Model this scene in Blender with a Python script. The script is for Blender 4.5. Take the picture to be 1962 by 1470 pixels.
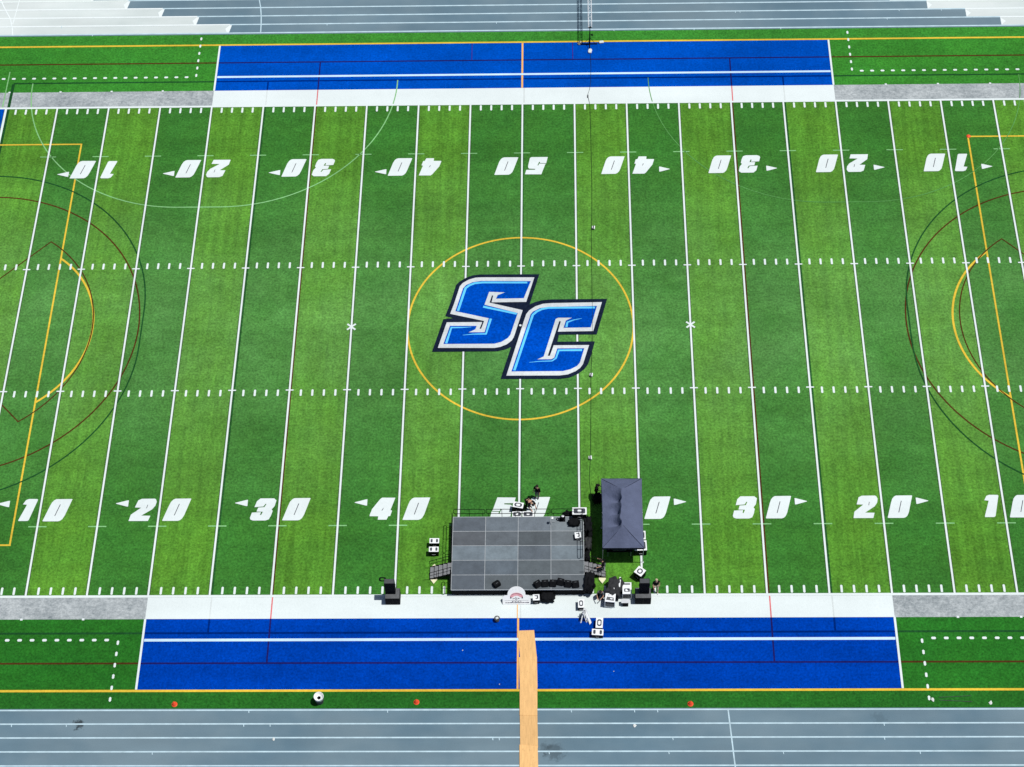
import bpy, bmesh, math, random
from mathutils import Vector, Matrix
random.seed(7)
for o in list(bpy.data.objects): bpy.data.objects.remove(o, do_unlink=True)
SC = bpy.context.scene
COL = SC.collection
Y = 0.9144
# ---------------------------------------------------------------- camera
cd = bpy.data.cameras.new('camera'); cam = bpy.data.objects.new('camera', cd); COL.objects.link(cam)
cd.sensor_width = 36; cd.lens = 68.837; cd.clip_start = 1; cd.clip_end = 4000
cam.location = (3.17193, -93.90399, 127.47798)
cam.rotation_euler = (0.60655, 0.0235, 0.00928)
SC.camera = cam
# ---------------------------------------------------------------- sky, sun, exposure
W = bpy.data.worlds.new('World'); SC.world = W; W.use_nodes = True
nt = W.node_tree; nt.nodes.clear()
sky = nt.nodes.new('ShaderNodeTexSky'); sky.sky_type = 'NISHITA'; sky.sun_disc = False
sky.sun_elevation = math.radians(69.5); sky.sun_rotation = math.radians(90)
bg = nt.nodes.new('ShaderNodeBackground'); bg.inputs[1].default_value = 0.05
wo = nt.nodes.new('ShaderNodeOutputWorld')
nt.links.new(sky.outputs[0], bg.inputs[0]); nt.links.new(bg.outputs[0], wo.inputs[0])
sd = bpy.data.lights.new('sun', 'SUN'); sd.energy = 3.7; sd.angle = math.radians(0.5); sd.color = (1.0, 0.985, 0.95)
sun = bpy.data.objects.new('sun', sd); COL.objects.link(sun); sun.rotation_euler = (0, math.radians(20.5), 0)
SC.render.engine = 'CYCLES'
SC.view_settings.view_transform = 'Standard'; SC.view_settings.look = 'None'
SC.view_settings.gamma = 1; SC.view_settings.exposure = 0.0; SC.view_settings.use_curve_mapping = False

# ---------------------------------------------------------------- materials
def srgb(r, g, b):
    f = lambda c: (c/255/12.92) if c/255 <= 0.04045 else ((c/255+0.055)/1.055)**2.4
    return (f(r), f(g), f(b), 1)
def base(name, rough=0.8, spec=0.3, metal=0.0):
    m = bpy.data.materials.new(name); m.use_nodes = True
    b = m.node_tree.nodes['Principled BSDF']
    b.inputs['Roughness'].default_value = rough; b.inputs['Specular IOR Level'].default_value = spec
    b.inputs['Metallic'].default_value = metal
    return m, m.node_tree, b
class NB:
    def __init__(s, nt): s.nt = nt
    def n(s, t, **k):
        x = s.nt.nodes.new(t)
        for a, v in k.items(): setattr(x, a, v)
        return x
    def l(s, a, b): s.nt.links.new(a, b)
    def coord(s, scale=(1,1,1)):
        t = s.n('ShaderNodeTexCoord'); m = s.n('ShaderNodeMapping'); m.inputs['Scale'].default_value = scale
        s.l(t.outputs['Object'], m.inputs[0]); return m.outputs[0]
    def noise(s, scale, detail=3, rough=0.6, vec=(1,1,1)):
        x = s.n('ShaderNodeTexNoise'); x.inputs['Scale'].default_value = scale
        x.inputs['Detail'].default_value = detail; x.inputs['Roughness'].default_value = rough
        s.l(s.coord(vec), x.inputs[0]); return x.outputs[0]
    def math(s, op, a, b=None, c=None):
        x = s.n('ShaderNodeMath', operation=op)
        for i, v in enumerate((a, b, c)):
            if v is None: continue
            if isinstance(v, (int, float)): x.inputs[i].default_value = v
            else: s.l(v, x.inputs[i])
        return x.outputs[0]
    def rng(s, v, a, b, c, d):
        x = s.n('ShaderNodeMapRange')
        s.l(v, x.inputs[0])
        for i, q in enumerate((a, b, c, d)): x.inputs[i+1].default_value = q
        return x.outputs[0]
    def mix(s, f, a, b, mode='MIX'):
        x = s.n('ShaderNodeMix', data_type='RGBA', blend_type=mode)
        if isinstance(f, (int, float)): x.inputs[0].default_value = f
        else: s.l(f, x.inputs[0])
        for i, v in ((6, a), (7, b)):
            if isinstance(v, tuple): x.inputs[i].default_value = v
            else: s.l(v, x.inputs[i])
        return x.outputs[2]
    def scale_col(s, col, f):
        x = s.n('ShaderNodeMix', data_type='RGBA', blend_type='MULTIPLY'); x.inputs[0].default_value = 1
        if isinstance(col, tuple): x.inputs[6].default_value = col
        else: s.l(col, x.inputs[6])
        cmb = s.n('ShaderNodeCombineColor')
        for i in range(3): s.l(f, cmb.inputs[i])
        s.l(cmb.outputs[0], x.inputs[7]); return x.outputs[2]
    def bump(s, b, h, dist, strength=1.0):
        x = s.n('ShaderNodeBump'); x.inputs['Distance'].default_value = dist; x.inputs['Strength'].default_value = strength
        s.l(h, x.inputs['Height']); s.l(x.outputs[0], b.inputs['Normal'])

def plain(name, col, rough=0.6, var=0.08, scale=6, spec=0.3, metal=0.0):
    m, nt, b = base(name, rough, spec, metal); q = NB(nt)
    f = q.rng(q.noise(scale, 4), 0.3, 0.7, 1-var, 1+var)
    q.l(q.scale_col(col, f), b.inputs['Base Color'])
    return m
def grainfac(q, amp=0.3, patch=1.0):
    """fibre mottling shared by every colour of turf: fine clumps, patches, drag marks left by the brush"""
    fine = q.rng(q.noise(5.5, 2, 0.75), 0.3, 0.7, 1-amp, 1+amp)
    mid = q.rng(q.noise(1.3, 3, 0.65), 0.3, 0.7, 1-amp*0.45, 1+amp*0.45)
    big = q.rng(q.noise(0.12, 4, 0.6), 0.35, 0.65, 1-0.11*patch, 1+0.11*patch)
    band = q.rng(q.noise(0.45, 2, 0.5, (0.12, 1, 1)), 0.35, 0.65, 1-0.08*patch, 1+0.08*patch)
    return q.math('MULTIPLY', q.math('MULTIPLY', fine, mid), q.math('MULTIPLY', big, band))
def turf_plain(name, col, amp=0.14, rough=0.9, patch=1.0):
    m, nt, b = base(name, rough, 0.0); q = NB(nt)
    f = grainfac(q, amp, patch)
    q.l(q.scale_col(col, f), b.inputs['Base Color'])
    q.bump(b, q.noise(7, 2, 0.7), 0.03, 0.5)
    return m

def turf_field():
    m, nt, b = base('green_turf', 0.9, 0.12); q = NB(nt)
    tc = q.n('ShaderNodeTexCoord'); sp = q.n('ShaderNodeSeparateXYZ'); q.l(tc.outputs['Object'], sp.inputs[0])
    ax = q.math('ABSOLUTE', sp.outputs[0]); ay = q.math('ABSOLUTE', sp.outputs[1])
    st = q.math('DIVIDE', ax, 5*Y)
    par = q.math('MODULO', q.math('FLOOR', st), 2.0)          # 0 = dark stripe next to midfield
    field = q.math('LESS_THAN', ay, 24.5)
    light = q.math('MULTIPLY', par, field)
    c = q.mix(light, DARK_G, LIGHT_G)
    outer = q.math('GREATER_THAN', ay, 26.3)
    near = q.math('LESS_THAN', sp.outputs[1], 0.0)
    c = q.mix(outer, c, q.mix(near, SIDE_G, SIDE_B))  # nap sheen put into the colour: far strips lighter, near strips darker
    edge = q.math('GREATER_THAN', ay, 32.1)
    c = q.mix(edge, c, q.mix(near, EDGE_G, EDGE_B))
    # streaks that run across the field inside the light stripes (tufting rows)
    row = q.rng(q.noise(2.2, 2, 0.6, (1, 0.05, 1)), 0.35, 0.65, 0.84, 1.13)
    row = q.mix(light, (1, 1, 1, 1), q.scale_col((1, 1, 1, 1), row))
    c = q.mix(1.0, c, row, 'MULTIPLY')
    hue = q.rng(q.noise(0.35, 3, 0.6), 0.38, 0.62, 0, 0.35)
    c = q.mix(hue, c, q.mix(1.0, c, (1.18, 0.98, 0.8, 1), 'MULTIPLY'))
    mid = q.rng(ay, 3.0, 19.0, 0.34, 0.0)                      # sheen painted into the colour: pitch middle lighter, in blotches
    sheen = q.math('MULTIPLY', mid, q.rng(q.noise(0.16, 4, 0.6), 0.3, 0.65, 0.3, 1.0))
    c = q.mix(sheen, c, SHEEN_G)
    q.l(q.scale_col(c, grainfac(q, 0.36)), b.inputs['Base Color'])
    q.bump(b, q.noise(6.5, 3, 0.7), 0.05, 0.7)
    return m
DARK_G = (0.036, 0.162, 0.023, 1); LIGHT_G = (0.079, 0.238, 0.024, 1)
SIDE_G = (0.034, 0.205, 0.022, 1); EDGE_G = (0.037, 0.215, 0.025, 1); SIDE_B = (0.017, 0.140, 0.014, 1); EDGE_B = (0.016, 0.122, 0.014, 1); SHEEN_G = (0.17, 0.38, 0.12, 1)

def grey_turf():
    m, nt, b = base('grey_turf', 0.9, 0.15); q = NB(nt)
    n1 = q.noise(2.6, 6, 0.8, (1, 1.4, 1)); n2 = q.noise(0.5, 3, 0.6)
    f = q.math('ADD', q.rng(n1, 0.35, 0.68, 0.0, 0.65), q.rng(n2, 0.35, 0.65, 0.0, 0.35))
    c = q.mix(f, (0.17, 0.20, 0.215, 1), (0.55, 0.585, 0.59, 1))
    q.l(q.scale_col(c, q.rng(q.noise(7, 2, 0.7), 0.3, 0.7, 0.85, 1.15)), b.inputs['Base Color'])
    return m
def track_mat(name, col, dusty, amp=0.06):
    m, nt, b = base(name, 0.85, 0.25); q = NB(nt)
    f = q.math('MULTIPLY', q.rng(q.noise(14, 2, 0.8), 0.3, 0.7, 1-amp, 1+amp), q.rng(q.noise(0.35, 4, 0.6, (0.25, 1, 1)), 0.35, 0.65, 0.92, 1.07))
    c = q.mix(q.rng(q.noise(0.09, 4, 0.65), 0.38, 0.62, 0, 1), col, dusty)
    # two dark scuffs rubbed into the lanes
    tc = q.n('ShaderNodeTexCoord')
    for (x, y, r, k) in ((-31.2, -34.75, 0.42, 0.25), (2.6, -36.9, 0.8, 0.62), (1.9, -36.6, 0.5, 0.75), (25.5, -34.4, 0.6, 0.85)):
        v = q.n('ShaderNodeVectorMath', operation='DISTANCE'); q.l(tc.outputs['Object'], v.inputs[0]); v.inputs[1].default_value = (x, y, 0)
        w = q.math('ADD', v.outputs['Value'], q.rng(q.noise(3, 3), 0.3, 0.7, -0.3, 0.3))
        f = q.math('MULTIPLY', f, q.rng(w, r*0.5, r, k, 1.0))
    q.l(q.scale_col(c, f), b.inputs['Base Color'])
    return m
M = {}
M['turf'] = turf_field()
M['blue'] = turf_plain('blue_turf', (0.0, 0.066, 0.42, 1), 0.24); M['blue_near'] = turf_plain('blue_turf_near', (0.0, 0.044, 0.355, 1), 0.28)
M['white_turf'] = turf_plain('white_turf', (0.70, 0.765, 0.76, 1), 0.03, 0.9, 0.35)
M['grey'] = grey_turf()
M['yellow'] = turf_plain('yellow_turf', (0.70, 0.47, 0.05, 1), 0.12)
M['orange_line'] = turf_plain('orange_turf', (0.80, 0.42, 0.13, 1), 0.08)
M['black_line'] = turf_plain('black_turf', (0.013, 0.072, 0.020, 1), 0.25)
M['soft_black'] = turf_plain('soft_black_turf', (0.018, 0.090, 0.022, 1), 0.35)
M['black_blue'] = turf_plain('black_turf_on_blue', (0.0, 0.018, 0.16, 1), 0.2)
M['brown_line'] = turf_plain('maroon_turf', (0.075, 0.030, 0.010, 1), 0.2)
M['red_line'] = turf_plain('red_turf', (0.66, 0.16, 0.17, 1), 0.12)
M['faint'] = turf_plain('faded_chalk', (0.22, 0.48, 0.20, 1), 0.12)
M['fainter'] = turf_plain('washed_chalk', (0.10, 0.29, 0.08, 1), 0.15)
M['faint_grey'] = turf_plain('pale_grey_seam', (0.60, 0.65, 0.64, 1), 0.04)
M['navy'] = turf_plain('navy_turf', (0.010, 0.016, 0.035, 1), 0.3)
M['logo_blue'] = turf_plain('royal_turf', (0.0, 0.062, 0.43, 1), 0.28)
M['logo_white'] = turf_plain('logo_white_turf', (0.60, 0.635, 0.65, 1), 0.10)
M['sky_blue'] = turf_plain('sky_blue_turf', (0.12, 0.56, 0.90, 1), 0.06)
M['track'] = track_mat('track_rubber', (0.112, 0.185, 0.236, 1), (0.160, 0.230, 0.272, 1))
M['zone'] = track_mat('pale_track_rubber', (0.56, 0.625, 0.61, 1), (0.62, 0.67, 0.655, 1), 0.03)
M['lane'] = plain('lane_paint', (0.47, 0.62, 0.69, 1), 0.8, 0.14, 1.5)
M['purple'] = turf_plain('purple_thread', (0.055, 0.008, 0.16, 1), 0.1); M['halo'] = turf_plain('halo_fringe', (0.045, 0.095, 0.028, 1), 0.3); M['ice_line'] = turf_plain('ice_white_turf', (0.55, 0.74, 0.90, 1), 0.05); M['maroon_blue'] = turf_plain('maroon_turf_on_blue', (0.012, 0.012, 0.11, 1), 0.2)
M['lane_pale'] = plain('lane_paint_pale', (0.76, 0.82, 0.82, 1), 0.8, 0.04, 3)
M['apron'] = plain('concrete', (0.38, 0.38, 0.37, 1), 0.9, 0.12, 1.5)
M['black'] = plain('black_paint', (0.004, 0.0045, 0.006, 1), 0.7, 0.3, 5, 0.12)
M['black_cloth'] = plain('black_cloth', (0.008, 0.0085, 0.010, 1), 0.95, 0.35, 4, 0.1)
M['charcoal'] = plain('charcoal_textured', (0.07, 0.075, 0.08, 1), 0.8, 0.2, 9)
M['box_grey'] = plain('scuffed_grey_top', (0.11, 0.115, 0.12, 1), 0.7, 0.25, 5)
M['metal'] = plain('aluminium', (0.62, 0.64, 0.66, 1), 0.45, 0.08, 6, 0.5, 0.3)
M['white_metal'] = plain('white_painted_truss', (0.80, 0.81, 0.82, 1), 0.4, 0.05, 6)
M['white_plastic'] = plain('white_plastic', (0.83, 0.85, 0.85, 1), 0.45, 0.04, 8)
M['badge'] = plain('dark_lid_recess', (0.055, 0.060, 0.075, 1), 0.7, 0.2, 12)
M['sign_white'] = plain('white_board', (0.93, 0.94, 0.94, 1), 0.6, 0.03, 3)
M['sign_red'] = plain('pink_red_print', (0.82, 0.40, 0.44, 1), 0.6, 0.15, 8)
M['sign_dark'] = plain('dark_print', (0.10, 0.09, 0.12, 1), 0.6, 0.25, 12)
M['sign_grey'] = plain('grey_print', (0.42, 0.44, 0.46, 1), 0.6, 0.2, 12)
M['cone'] = plain('orange_plastic', (0.85, 0.09, 0.03, 1), 0.5, 0.1, 8)
M['cream'] = plain('cream_pad', (0.80, 0.78, 0.52, 1), 0.8, 0.06, 6)
M['sandbag'] = plain('tan_sandbag', (0.55, 0.47, 0.33, 1), 0.95, 0.15, 9)
M['bag_white'] = plain('white_sandbag', (0.68, 0.70, 0.68, 1), 0.9, 0.12, 9)
M['skin'] = plain('skin', (0.52, 0.30, 0.20, 1), 0.6, 0.06, 20)
M['hair_dark'] = plain('dark_hair', (0.015, 0.012, 0.010, 1), 0.7, 0.2, 30)
M['hair_fair'] = plain('fair_hair', (0.50, 0.40, 0.27, 1), 0.7, 0.15, 30)
M['shirt_black'] = plain('black_shirt', (0.006, 0.005, 0.007, 1), 0.95, 0.25, 8, 0.1)
M['jeans'] = plain('dark_jeans', (0.025, 0.035, 0.060, 1), 0.95, 0.2, 8)
M['khaki'] = plain('khaki_cloth', (0.42, 0.36, 0.27, 1), 0.95, 0.15, 8)
M['grey_cloth'] = plain('grey_cloth', (0.10, 0.115, 0.125, 1), 0.95, 0.2, 8)
M['screen'] = plain('console_face', (0.045, 0.05, 0.06, 1), 0.4, 0.3, 20)
def ply():
    m, nt, b = base('plywood', 0.85, 0.2); q = NB(nt)
    g = q.rng(q.noise(3.0, 4, 0.6, (3, 0.4, 1)), 0.35, 0.65, 0.90, 1.08)
    k = q.rng(q.noise(7, 2), 0.62, 0.75, 1.0, 0.78)
    oi = q.n('ShaderNodeObjectInfo'); sh = q.rng(oi.outputs['Random'], 0, 1, 0.86, 1.05)
    q.l(q.scale_col((0.80, 0.48, 0.20, 1), q.math('MULTIPLY', sh, q.math('MULTIPLY', g, k))), b.inputs['Base Color']); return m
M['ply'] = ply()
def deck(v, name):
    m, nt, b = base(name, 0.75, 0.3); q = NB(nt)
    f = q.math('MULTIPLY', q.rng(q.noise(1.1, 4, 0.65), 0.33, 0.67, 0.85, 1.17), q.rng(q.noise(9, 3, 0.7), 0.3, 0.7, 0.93, 1.07))
    q.l(q.scale_col(v, f), b.inputs['Base Color']); return m
def tent_cloth():
    m, nt, b = base('slate_canvas', 0.85, 0.25); q = NB(nt)
    f = q.math('MULTIPLY', q.rng(q.noise(0.9, 3, 0.6), 0.35, 0.65, 0.9, 1.1), q.rng(q.noise(2.5, 4, 0.7, (1, 5, 1)), 0.3, 0.7, 0.94, 1.06))
    q.l(q.scale_col((0.098, 0.116, 0.188, 1), f), b.inputs['Base Color'])
    q.bump(b, q.noise(1.6, 3, 0.6), 0.12, 0.6); return m
M['canvas'] = tent_cloth()

# ---------------------------------------------------------------- helpers
def link(name, me, mat=None, parent=None, loc=None):
    o = bpy.data.objects.new(name, me); COL.objects.link(o)
    if mat is not None and me is not None: me.materials.append(mat)
    if parent is not None: o.parent = parent
    if loc is not None: o.location = loc
    return o
def tag(o, label=None, cat=None, group=None, kind=None):
    if label: o['label'] = label
    if cat: o['category'] = cat
    if group: o['group'] = group
    if kind: o['kind'] = kind
    return o
def thing(name, label, cat, loc=(0, 0, 0), rz=0, group=None):
    o = link(name, None, loc=loc); o.rotation_euler = (0, 0, rz); return tag(o, label, cat, group)
class MB:
    """collects shapes, then links them as one mesh object"""
    def __init__(s): s.b = bmesh.new()
    def poly(s, pts, z=0.0):
        vs = [s.b.verts.new((p[0], p[1], p[2] if len(p) > 2 else z)) for p in pts]
        f = s.b.faces.new(vs); f.normal_update()
        if f.normal.z < 0: f.normal_flip()
        return s
    def rect(s, x0, y0, x1, y1, z): return s.poly([(x0, y0), (x1, y0), (x1, y1), (x0, y1)], z)
    def box(s, cx, cy, cz, sx, sy, sz, bev=0.0, M4=None, seg=2):
        t = bmesh.new(); bmesh.ops.create_cube(t, size=1.0)
        bmesh.ops.scale(t, vec=(sx, sy, sz), verts=t.verts)
        if bev: bmesh.ops.bevel(t, geom=list(t.edges), offset=bev, segments=seg, affect='EDGES', profile=0.6)
        mt = Matrix.Translation((cx, cy, cz)) @ (M4 or Matrix.Identity(4))
        bmesh.ops.transform(t, matrix=mt, verts=t.verts); s.add(t); return s
    def add(s, t):
        me = bpy.data.meshes.new('t'); t.to_mesh(me); t.free(); s.b.from_mesh(me); bpy.data.meshes.remove(me)
    def cone(s, p0, p1, r0, r1, n=10, caps=True):
        p0 = Vector(p0); p1 = Vector(p1); d = p1-p0; L = d.length
        if L < 1e-6: return s
        t = bmesh.new(); bmesh.ops.create_cone(t, cap_ends=caps, segments=n, radius1=r0, radius2=max(r1, 1e-4), depth=L)
        mt = Matrix.Translation((p0+p1)/2) @ d.to_track_quat('Z', 'Y').to_matrix().to_4x4()
        bmesh.ops.transform(t, matrix=mt, verts=t.verts); s.add(t); return s
    def tube(s, pts, r, n=8):
        for a, b in zip(pts[:-1], pts[1:]): s.cone(a, b, r, r, n)
        for p in pts[1:-1]: s.ball(p, r, 6)
        return s
    def ball(s, p, r, n=10, sc=(1, 1, 1)):
        t = bmesh.new(); bmesh.ops.create_uvsphere(t, u_segments=n, v_segments=max(4, n//2+1), radius=r)
        bmesh.ops.scale(t, vec=sc, verts=t.verts); bmesh.ops.translate(t, vec=p, verts=t.verts); s.add(t); return s
    def stroke(s, pts, w0, w1=None, z=0.0, closed=False):
        """flat ribbon along a 2-D line"""
        w1 = w0 if w1 is None else w1; n = len(pts); L = []; R = []
        for i, p in enumerate(pts):
            p = Vector(p[:2])
            a = Vector(pts[(i-1) % n][:2]) if (closed or i > 0) else None
            c = Vector(pts[(i+1) % n][:2]) if (closed or i < n-1) else None
            d1 = (p-a).normalized() if a is not None else None; d2 = (c-p).normalized() if c is not None else None
            d = (d1+d2).normalized() if (d1 is not None and d2 is not None) else (d1 if d1 is not None else d2)
            nn = Vector((-d.y, d.x)); k = 1.0
            if d1 is not None and d2 is not None: k = 1/max(0.5, abs(nn.dot(Vector((-d1.y, d1.x)))))
            w = (w0+(w1-w0)*i/max(1, n-1))*0.5*k
            L.append(p+nn*w); R.append(p-nn*w)
        vl = [s.b.verts.new((v.x, v.y, z)) for v in L]; vr = [s.b.verts.new((v.x, v.y, z)) for v in R]
        for i in range(n if closed else n-1):
            j = (i+1) % n; f = s.b.faces.new((vr[i], vr[j], vl[j], vl[i])); f.normal_update()
            if f.normal.z < 0: f.normal_flip()
        return s
    def smooth(s):
        for f in s.b.faces: f.smooth = True
        return s
    def build(s, name, mat, parent=None, loc=None):
        me = bpy.data.meshes.new(name); s.b.to_mesh(me); s.b.free(); return link(name, me, mat, parent, loc)
def arc(cx, cy, r, a0, a1, n=64): return [(cx+r*math.cos(math.radians(a0+(a1-a0)*i/n)), cy+r*math.sin(math.radians(a0+(a1-a0)*i/n))) for i in range(n+1)]
M['charcoal_cloth'] = plain('dark_grey_cloth', (0.030, 0.031, 0.033, 1), 0.95, 0.35, 4)
# ================================================================ GROUND
def sheet(name, x0, y0, x1, y1, z, mat, parent=None):
    return MB().rect(x0, y0, x1, y1, z).build(name, mat, parent)
g = MB(); g.rect(-400, -400, 400, 400, -0.06); ground = g.build('ground', M['apron']); tag(ground, kind='structure')
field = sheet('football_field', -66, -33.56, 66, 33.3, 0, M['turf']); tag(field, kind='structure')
Z_AREA, Z_DARK, Z_YEL, Z_FAINT, Z_W1, Z_W2, Z_W3, Z_NUM, Z_LOGO = .004, .008, .012, .016, .020, .024, .028, .032, .036
def rects(name, rs, z, mat):
    b = MB()
    for r in rs: b.rect(r[0], r[1], r[2], r[3], z)
    return b.build(name, mat, field)
def octo_(x, y, w, d, c): return [(x-w/2+c, y-d/2), (x+w/2-c, y-d/2), (x+w/2, y-d/2+c), (x+w/2, y+d/2-c), (x+w/2-c, y+d/2), (x-w/2+c, y+d/2), (x-w/2, y+d/2-c), (x-w/2, y-d/2+c)]
# coloured turf areas
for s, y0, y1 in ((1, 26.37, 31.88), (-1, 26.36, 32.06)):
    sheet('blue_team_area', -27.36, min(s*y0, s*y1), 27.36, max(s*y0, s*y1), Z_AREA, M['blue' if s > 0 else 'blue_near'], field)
    sheet('white_border', -27.43, min(s*24.40, s*26.37), 27.43, max(s*24.40, s*26.37), Z_AREA, M['white_turf'], field)
    for q in (-1, 1):
        xa, xb = sorted((q*27.43, q*60))
        sheet('grey_border', xa, min(s*24.40, s*26.37), xb, max(s*24.40, s*26.37), Z_AREA, M['grey'], field)
for q in (-1, 1):
    xa, xb = sorted((q*45.79, q*54.9)); sheet('blue_end_zone', xa, -24.40, xb, 24.40, Z_AREA, M['blue'], field)
# lacrosse and hockey lines: dark on green and blue, pink or pale where they cross the white border
YU, YL = 27.47, -27.53; BU, BL = 29.77, -29.97
G_, B_, WH = [], [], []
for yy in (YU, YL):
    G_ += [(-45.5, yy-.08, -27.5, yy+.08), (27.5, yy-.08, 45.5, yy+.08)]; B_ += [(-27.3, yy-.08, 27.3, yy+.08)]
SOFT = [(0.06, -24.38, 0.16, 24.38)]
for xx in (-22.68, 23.03):
    SOFT += [(xx-.06, -24.38, xx+.06, 24.38)]; WH += [(xx-.05, 24.42, xx+.05, 26.36), (xx-.05, -26.36, xx+.05, -24.42)]
    B_ += [(xx-.07, 26.38, xx+.07, YU-.09), (xx-.07, YL+.09, xx+.07, -26.38)]
for xx in (-45.52, 45.52): G_ += [(xx-.13, -27.5, xx+.13, 27.39)]
rects('soft_black_line', SOFT, Z_DARK, M['soft_black']); WH += [(0.08, 24.42, 0.2, 26.36), (0.12, -26.36, .22, -24.42)]
rects('black_line', G_, Z_DARK, M['black_line']); rects('black_line_on_blue', B_, Z_DARK, M['black_blue']); rects('grey_line_on_white', WH, Z_DARK, M['faint_grey'])
BR, RD, BB = [], [], []
for yy in (BU, BL): BR += [(-60, yy-.07, -27.5, yy+.07), (27.5, yy-.07, 60, yy+.07)]; BB += [(-27.34, yy-.07, 27.34, yy+.07)]
for xx, x2 in ((-18.2, -18.17), (18.40, 18.46)):
    BR += [(xx-.08, -24.38, xx+.08, 24.38)]; BB += [(x2-.06, 26.38, x2+.06, BU-.07), (x2-.06, BL+.07, x2+.06, -26.38)]
    RD += [(x2-.05, 24.42, x2+.05, 26.36), (x2-.05, -26.36, x2+.05, -24.42)]
rects('maroon_line', BR, Z_DARK+.0015, M['brown_line']); rects('maroon_line_on_blue', BB, Z_DARK+.0015, M['maroon_blue'])
for xx in (-4.58, 4.46): PU = rects('purple_tick_line', [(xx-.03, BU+.07, xx+.03, 31.85)], Z_DARK+.0015, M['purple'])
rects('red_line', RD, Z_DARK+.0015, M['red_line'])
YC = 0.22     # the measured middle of the painted circles
for s in (-1, 1):
    cx = s*45.07
    a = arc(cx, YC, 14.0, -92, 92, 72) if s < 0 else arc(cx, YC, 14.0, 88, 272, 72)
    MB().stroke(a, .12, z=Z_DARK+.003).build('maroon_fan_arc', M['brown_line'], field)
    gl = -45.45 if s < 0 else 45.95
    up = [(gl-s*14.63*math.sin(math.radians(t)), 1.95+14.63*math.cos(math.radians(t))) for t in range(0, 91, 3)]
    dn = [(gl-s*14.63*math.cos(math.radians(t)), -1.6-14.63*math.sin(math.radians(t))) for t in range(0, 91, 3)]
    MB().stroke(up+dn, .12, z=Z_DARK+.0045).build('black_shooting_arc', M['black_line'], field)
    c8 = s*46.0; r8 = 10.6 if s > 0 else 11.15; a8 = 54.5
    pts = [(s*46.6, 1.9)] + [(c8-s*r8*math.cos(math.radians(t)), YC+r8*math.sin(math.radians(t))) for t in [a8-k*a8/18 for k in range(37)]] + [(s*46.6, -1.5)]
    MB().stroke(pts, .10, z=Z_DARK+.006).build('maroon_eight_metre_arc', M['brown_line'], field)
# soccer lines
yl = [(-62, 31.89, 62, 32.07), (-62, -32.25, 62, -32.07)]
for s in (-1, 1):
    b = MB(); xi, xo = s*38.44, s*54.9
    b.stroke([(xo, 20.18), (xi, 20.18), (xi, -20.06), (xo, -20.06)], .14, z=Z_YEL)
    b.build('penalty_box_line', M['yellow'], field)
    t0 = math.degrees(math.acos(5.51/9.15))
    a = arc(s*43.95, YC, 9.12, -t0, t0, 40) if s < 0 else arc(s*43.95, YC, 9.12, 180-t0, 180+t0, 40)
    MB().stroke(a, .17, z=Z_YEL+.0015).build('penalty_arc_line', M['yellow'], field)
rects('soccer_touchline', yl, Z_YEL, M['yellow'])
MB().stroke(arc(-0.02, YC, 9.13, 0, 360, 128)[:-1], .15, z=Z_YEL, closed=True).build('centre_circle_line', M['yellow'], field)
rects('halfway_line', [(-.12, 26.38, .04, 31.87), (-.07, -32.06, .07, -26.38)], Z_YEL, M['orange_line'])
rects('halfway_line', [(-.10, -26.36, -.03, -24.42)], Z_YEL, M['orange_line'])
# small-sided hockey arcs in faded chalk
for s, mt, w in ((-1, 'faint', .10), (1, 'fainter', .07)):
    cx = s*27.45
    pts = [(cx-1.83-14.5*math.cos(math.radians(t)), 27.45-14.5*math.sin(math.radians(t))) for t in range(0, 91, 3)] + [(cx+1.83+14.5*math.sin(math.radians(t)), 27.45-14.5*math.cos(math.radians(t))) for t in range(0, 91, 3)]
    MB().stroke(pts, w, z=Z_FAINT).build('faded_hockey_arc', M[mt], field)
rects('faded_goal_line_mark', [(-46.12, 24.6, -46.02, 28.9)], Z_FAINT, M['faint'])
tk = MB()
for k in range(-9, 10):
    for yy in (18.73, -18.46): tk.rect(k*5*Y-.70, yy-.05, k*5*Y+.70, yy+.05, Z_FAINT)
tk.build('faded_number_tick', M['faint'], field)
# white lines of the gridiron
WT = M['white_turf']
for s in (-1, 1):
    rects('sideline', [(-54.9, min(s*24.38, s*24.58), 54.9, max(s*24.38, s*24.58))], Z_W1, WT)
for k in range(-10, 11):
    w = .072 if abs(k) < 10 else .10
    rects('yard_line', [(k*5*Y-w, -24.40, k*5*Y+w, 24.40)], Z_W2, WT)
    rects('line_halo', [(k*5*Y-w-.06, -24.37, k*5*Y+w+.06, 24.37)], .0055, M['halo'])  # dark fringe added beside each line to imitate a sharpening halo
for nm, ya, yb in (('sideline_hash_row', 24.32, 23.70), ('sideline_hash_row', -24.34, -23.70), ('inbounds_hash_row', 6.90, 6.28), ('inbounds_hash_row', -6.56, -5.94)):
    b = MB(); ym, hh, hw = (ya+yb)/2, abs(ya-yb)/2, .085
    for k in range(-49, 50):
        if k % 5:
            c = .05; x = k*Y    # corners of each dash are cut, as the tufted dashes are
            b.poly([(x-hw+c, ym-hh), (x+hw-c, ym-hh), (x+hw, ym-hh+c), (x+hw, ym+hh-c), (x+hw-c, ym+hh), (x-hw+c, ym+hh), (x-hw, ym+hh-c), (x-hw, ym-hh+c)], Z_W3)
    b.build(nm, WT, field)
b = MB()
for yy in (6.33, -5.99):
    for k in range(-9, 10): b.rect(k*5*Y-.31, yy-.055, k*5*Y+.31, yy+.055, Z_W3)
b.build('hash_crossbar', WT, field)
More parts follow.
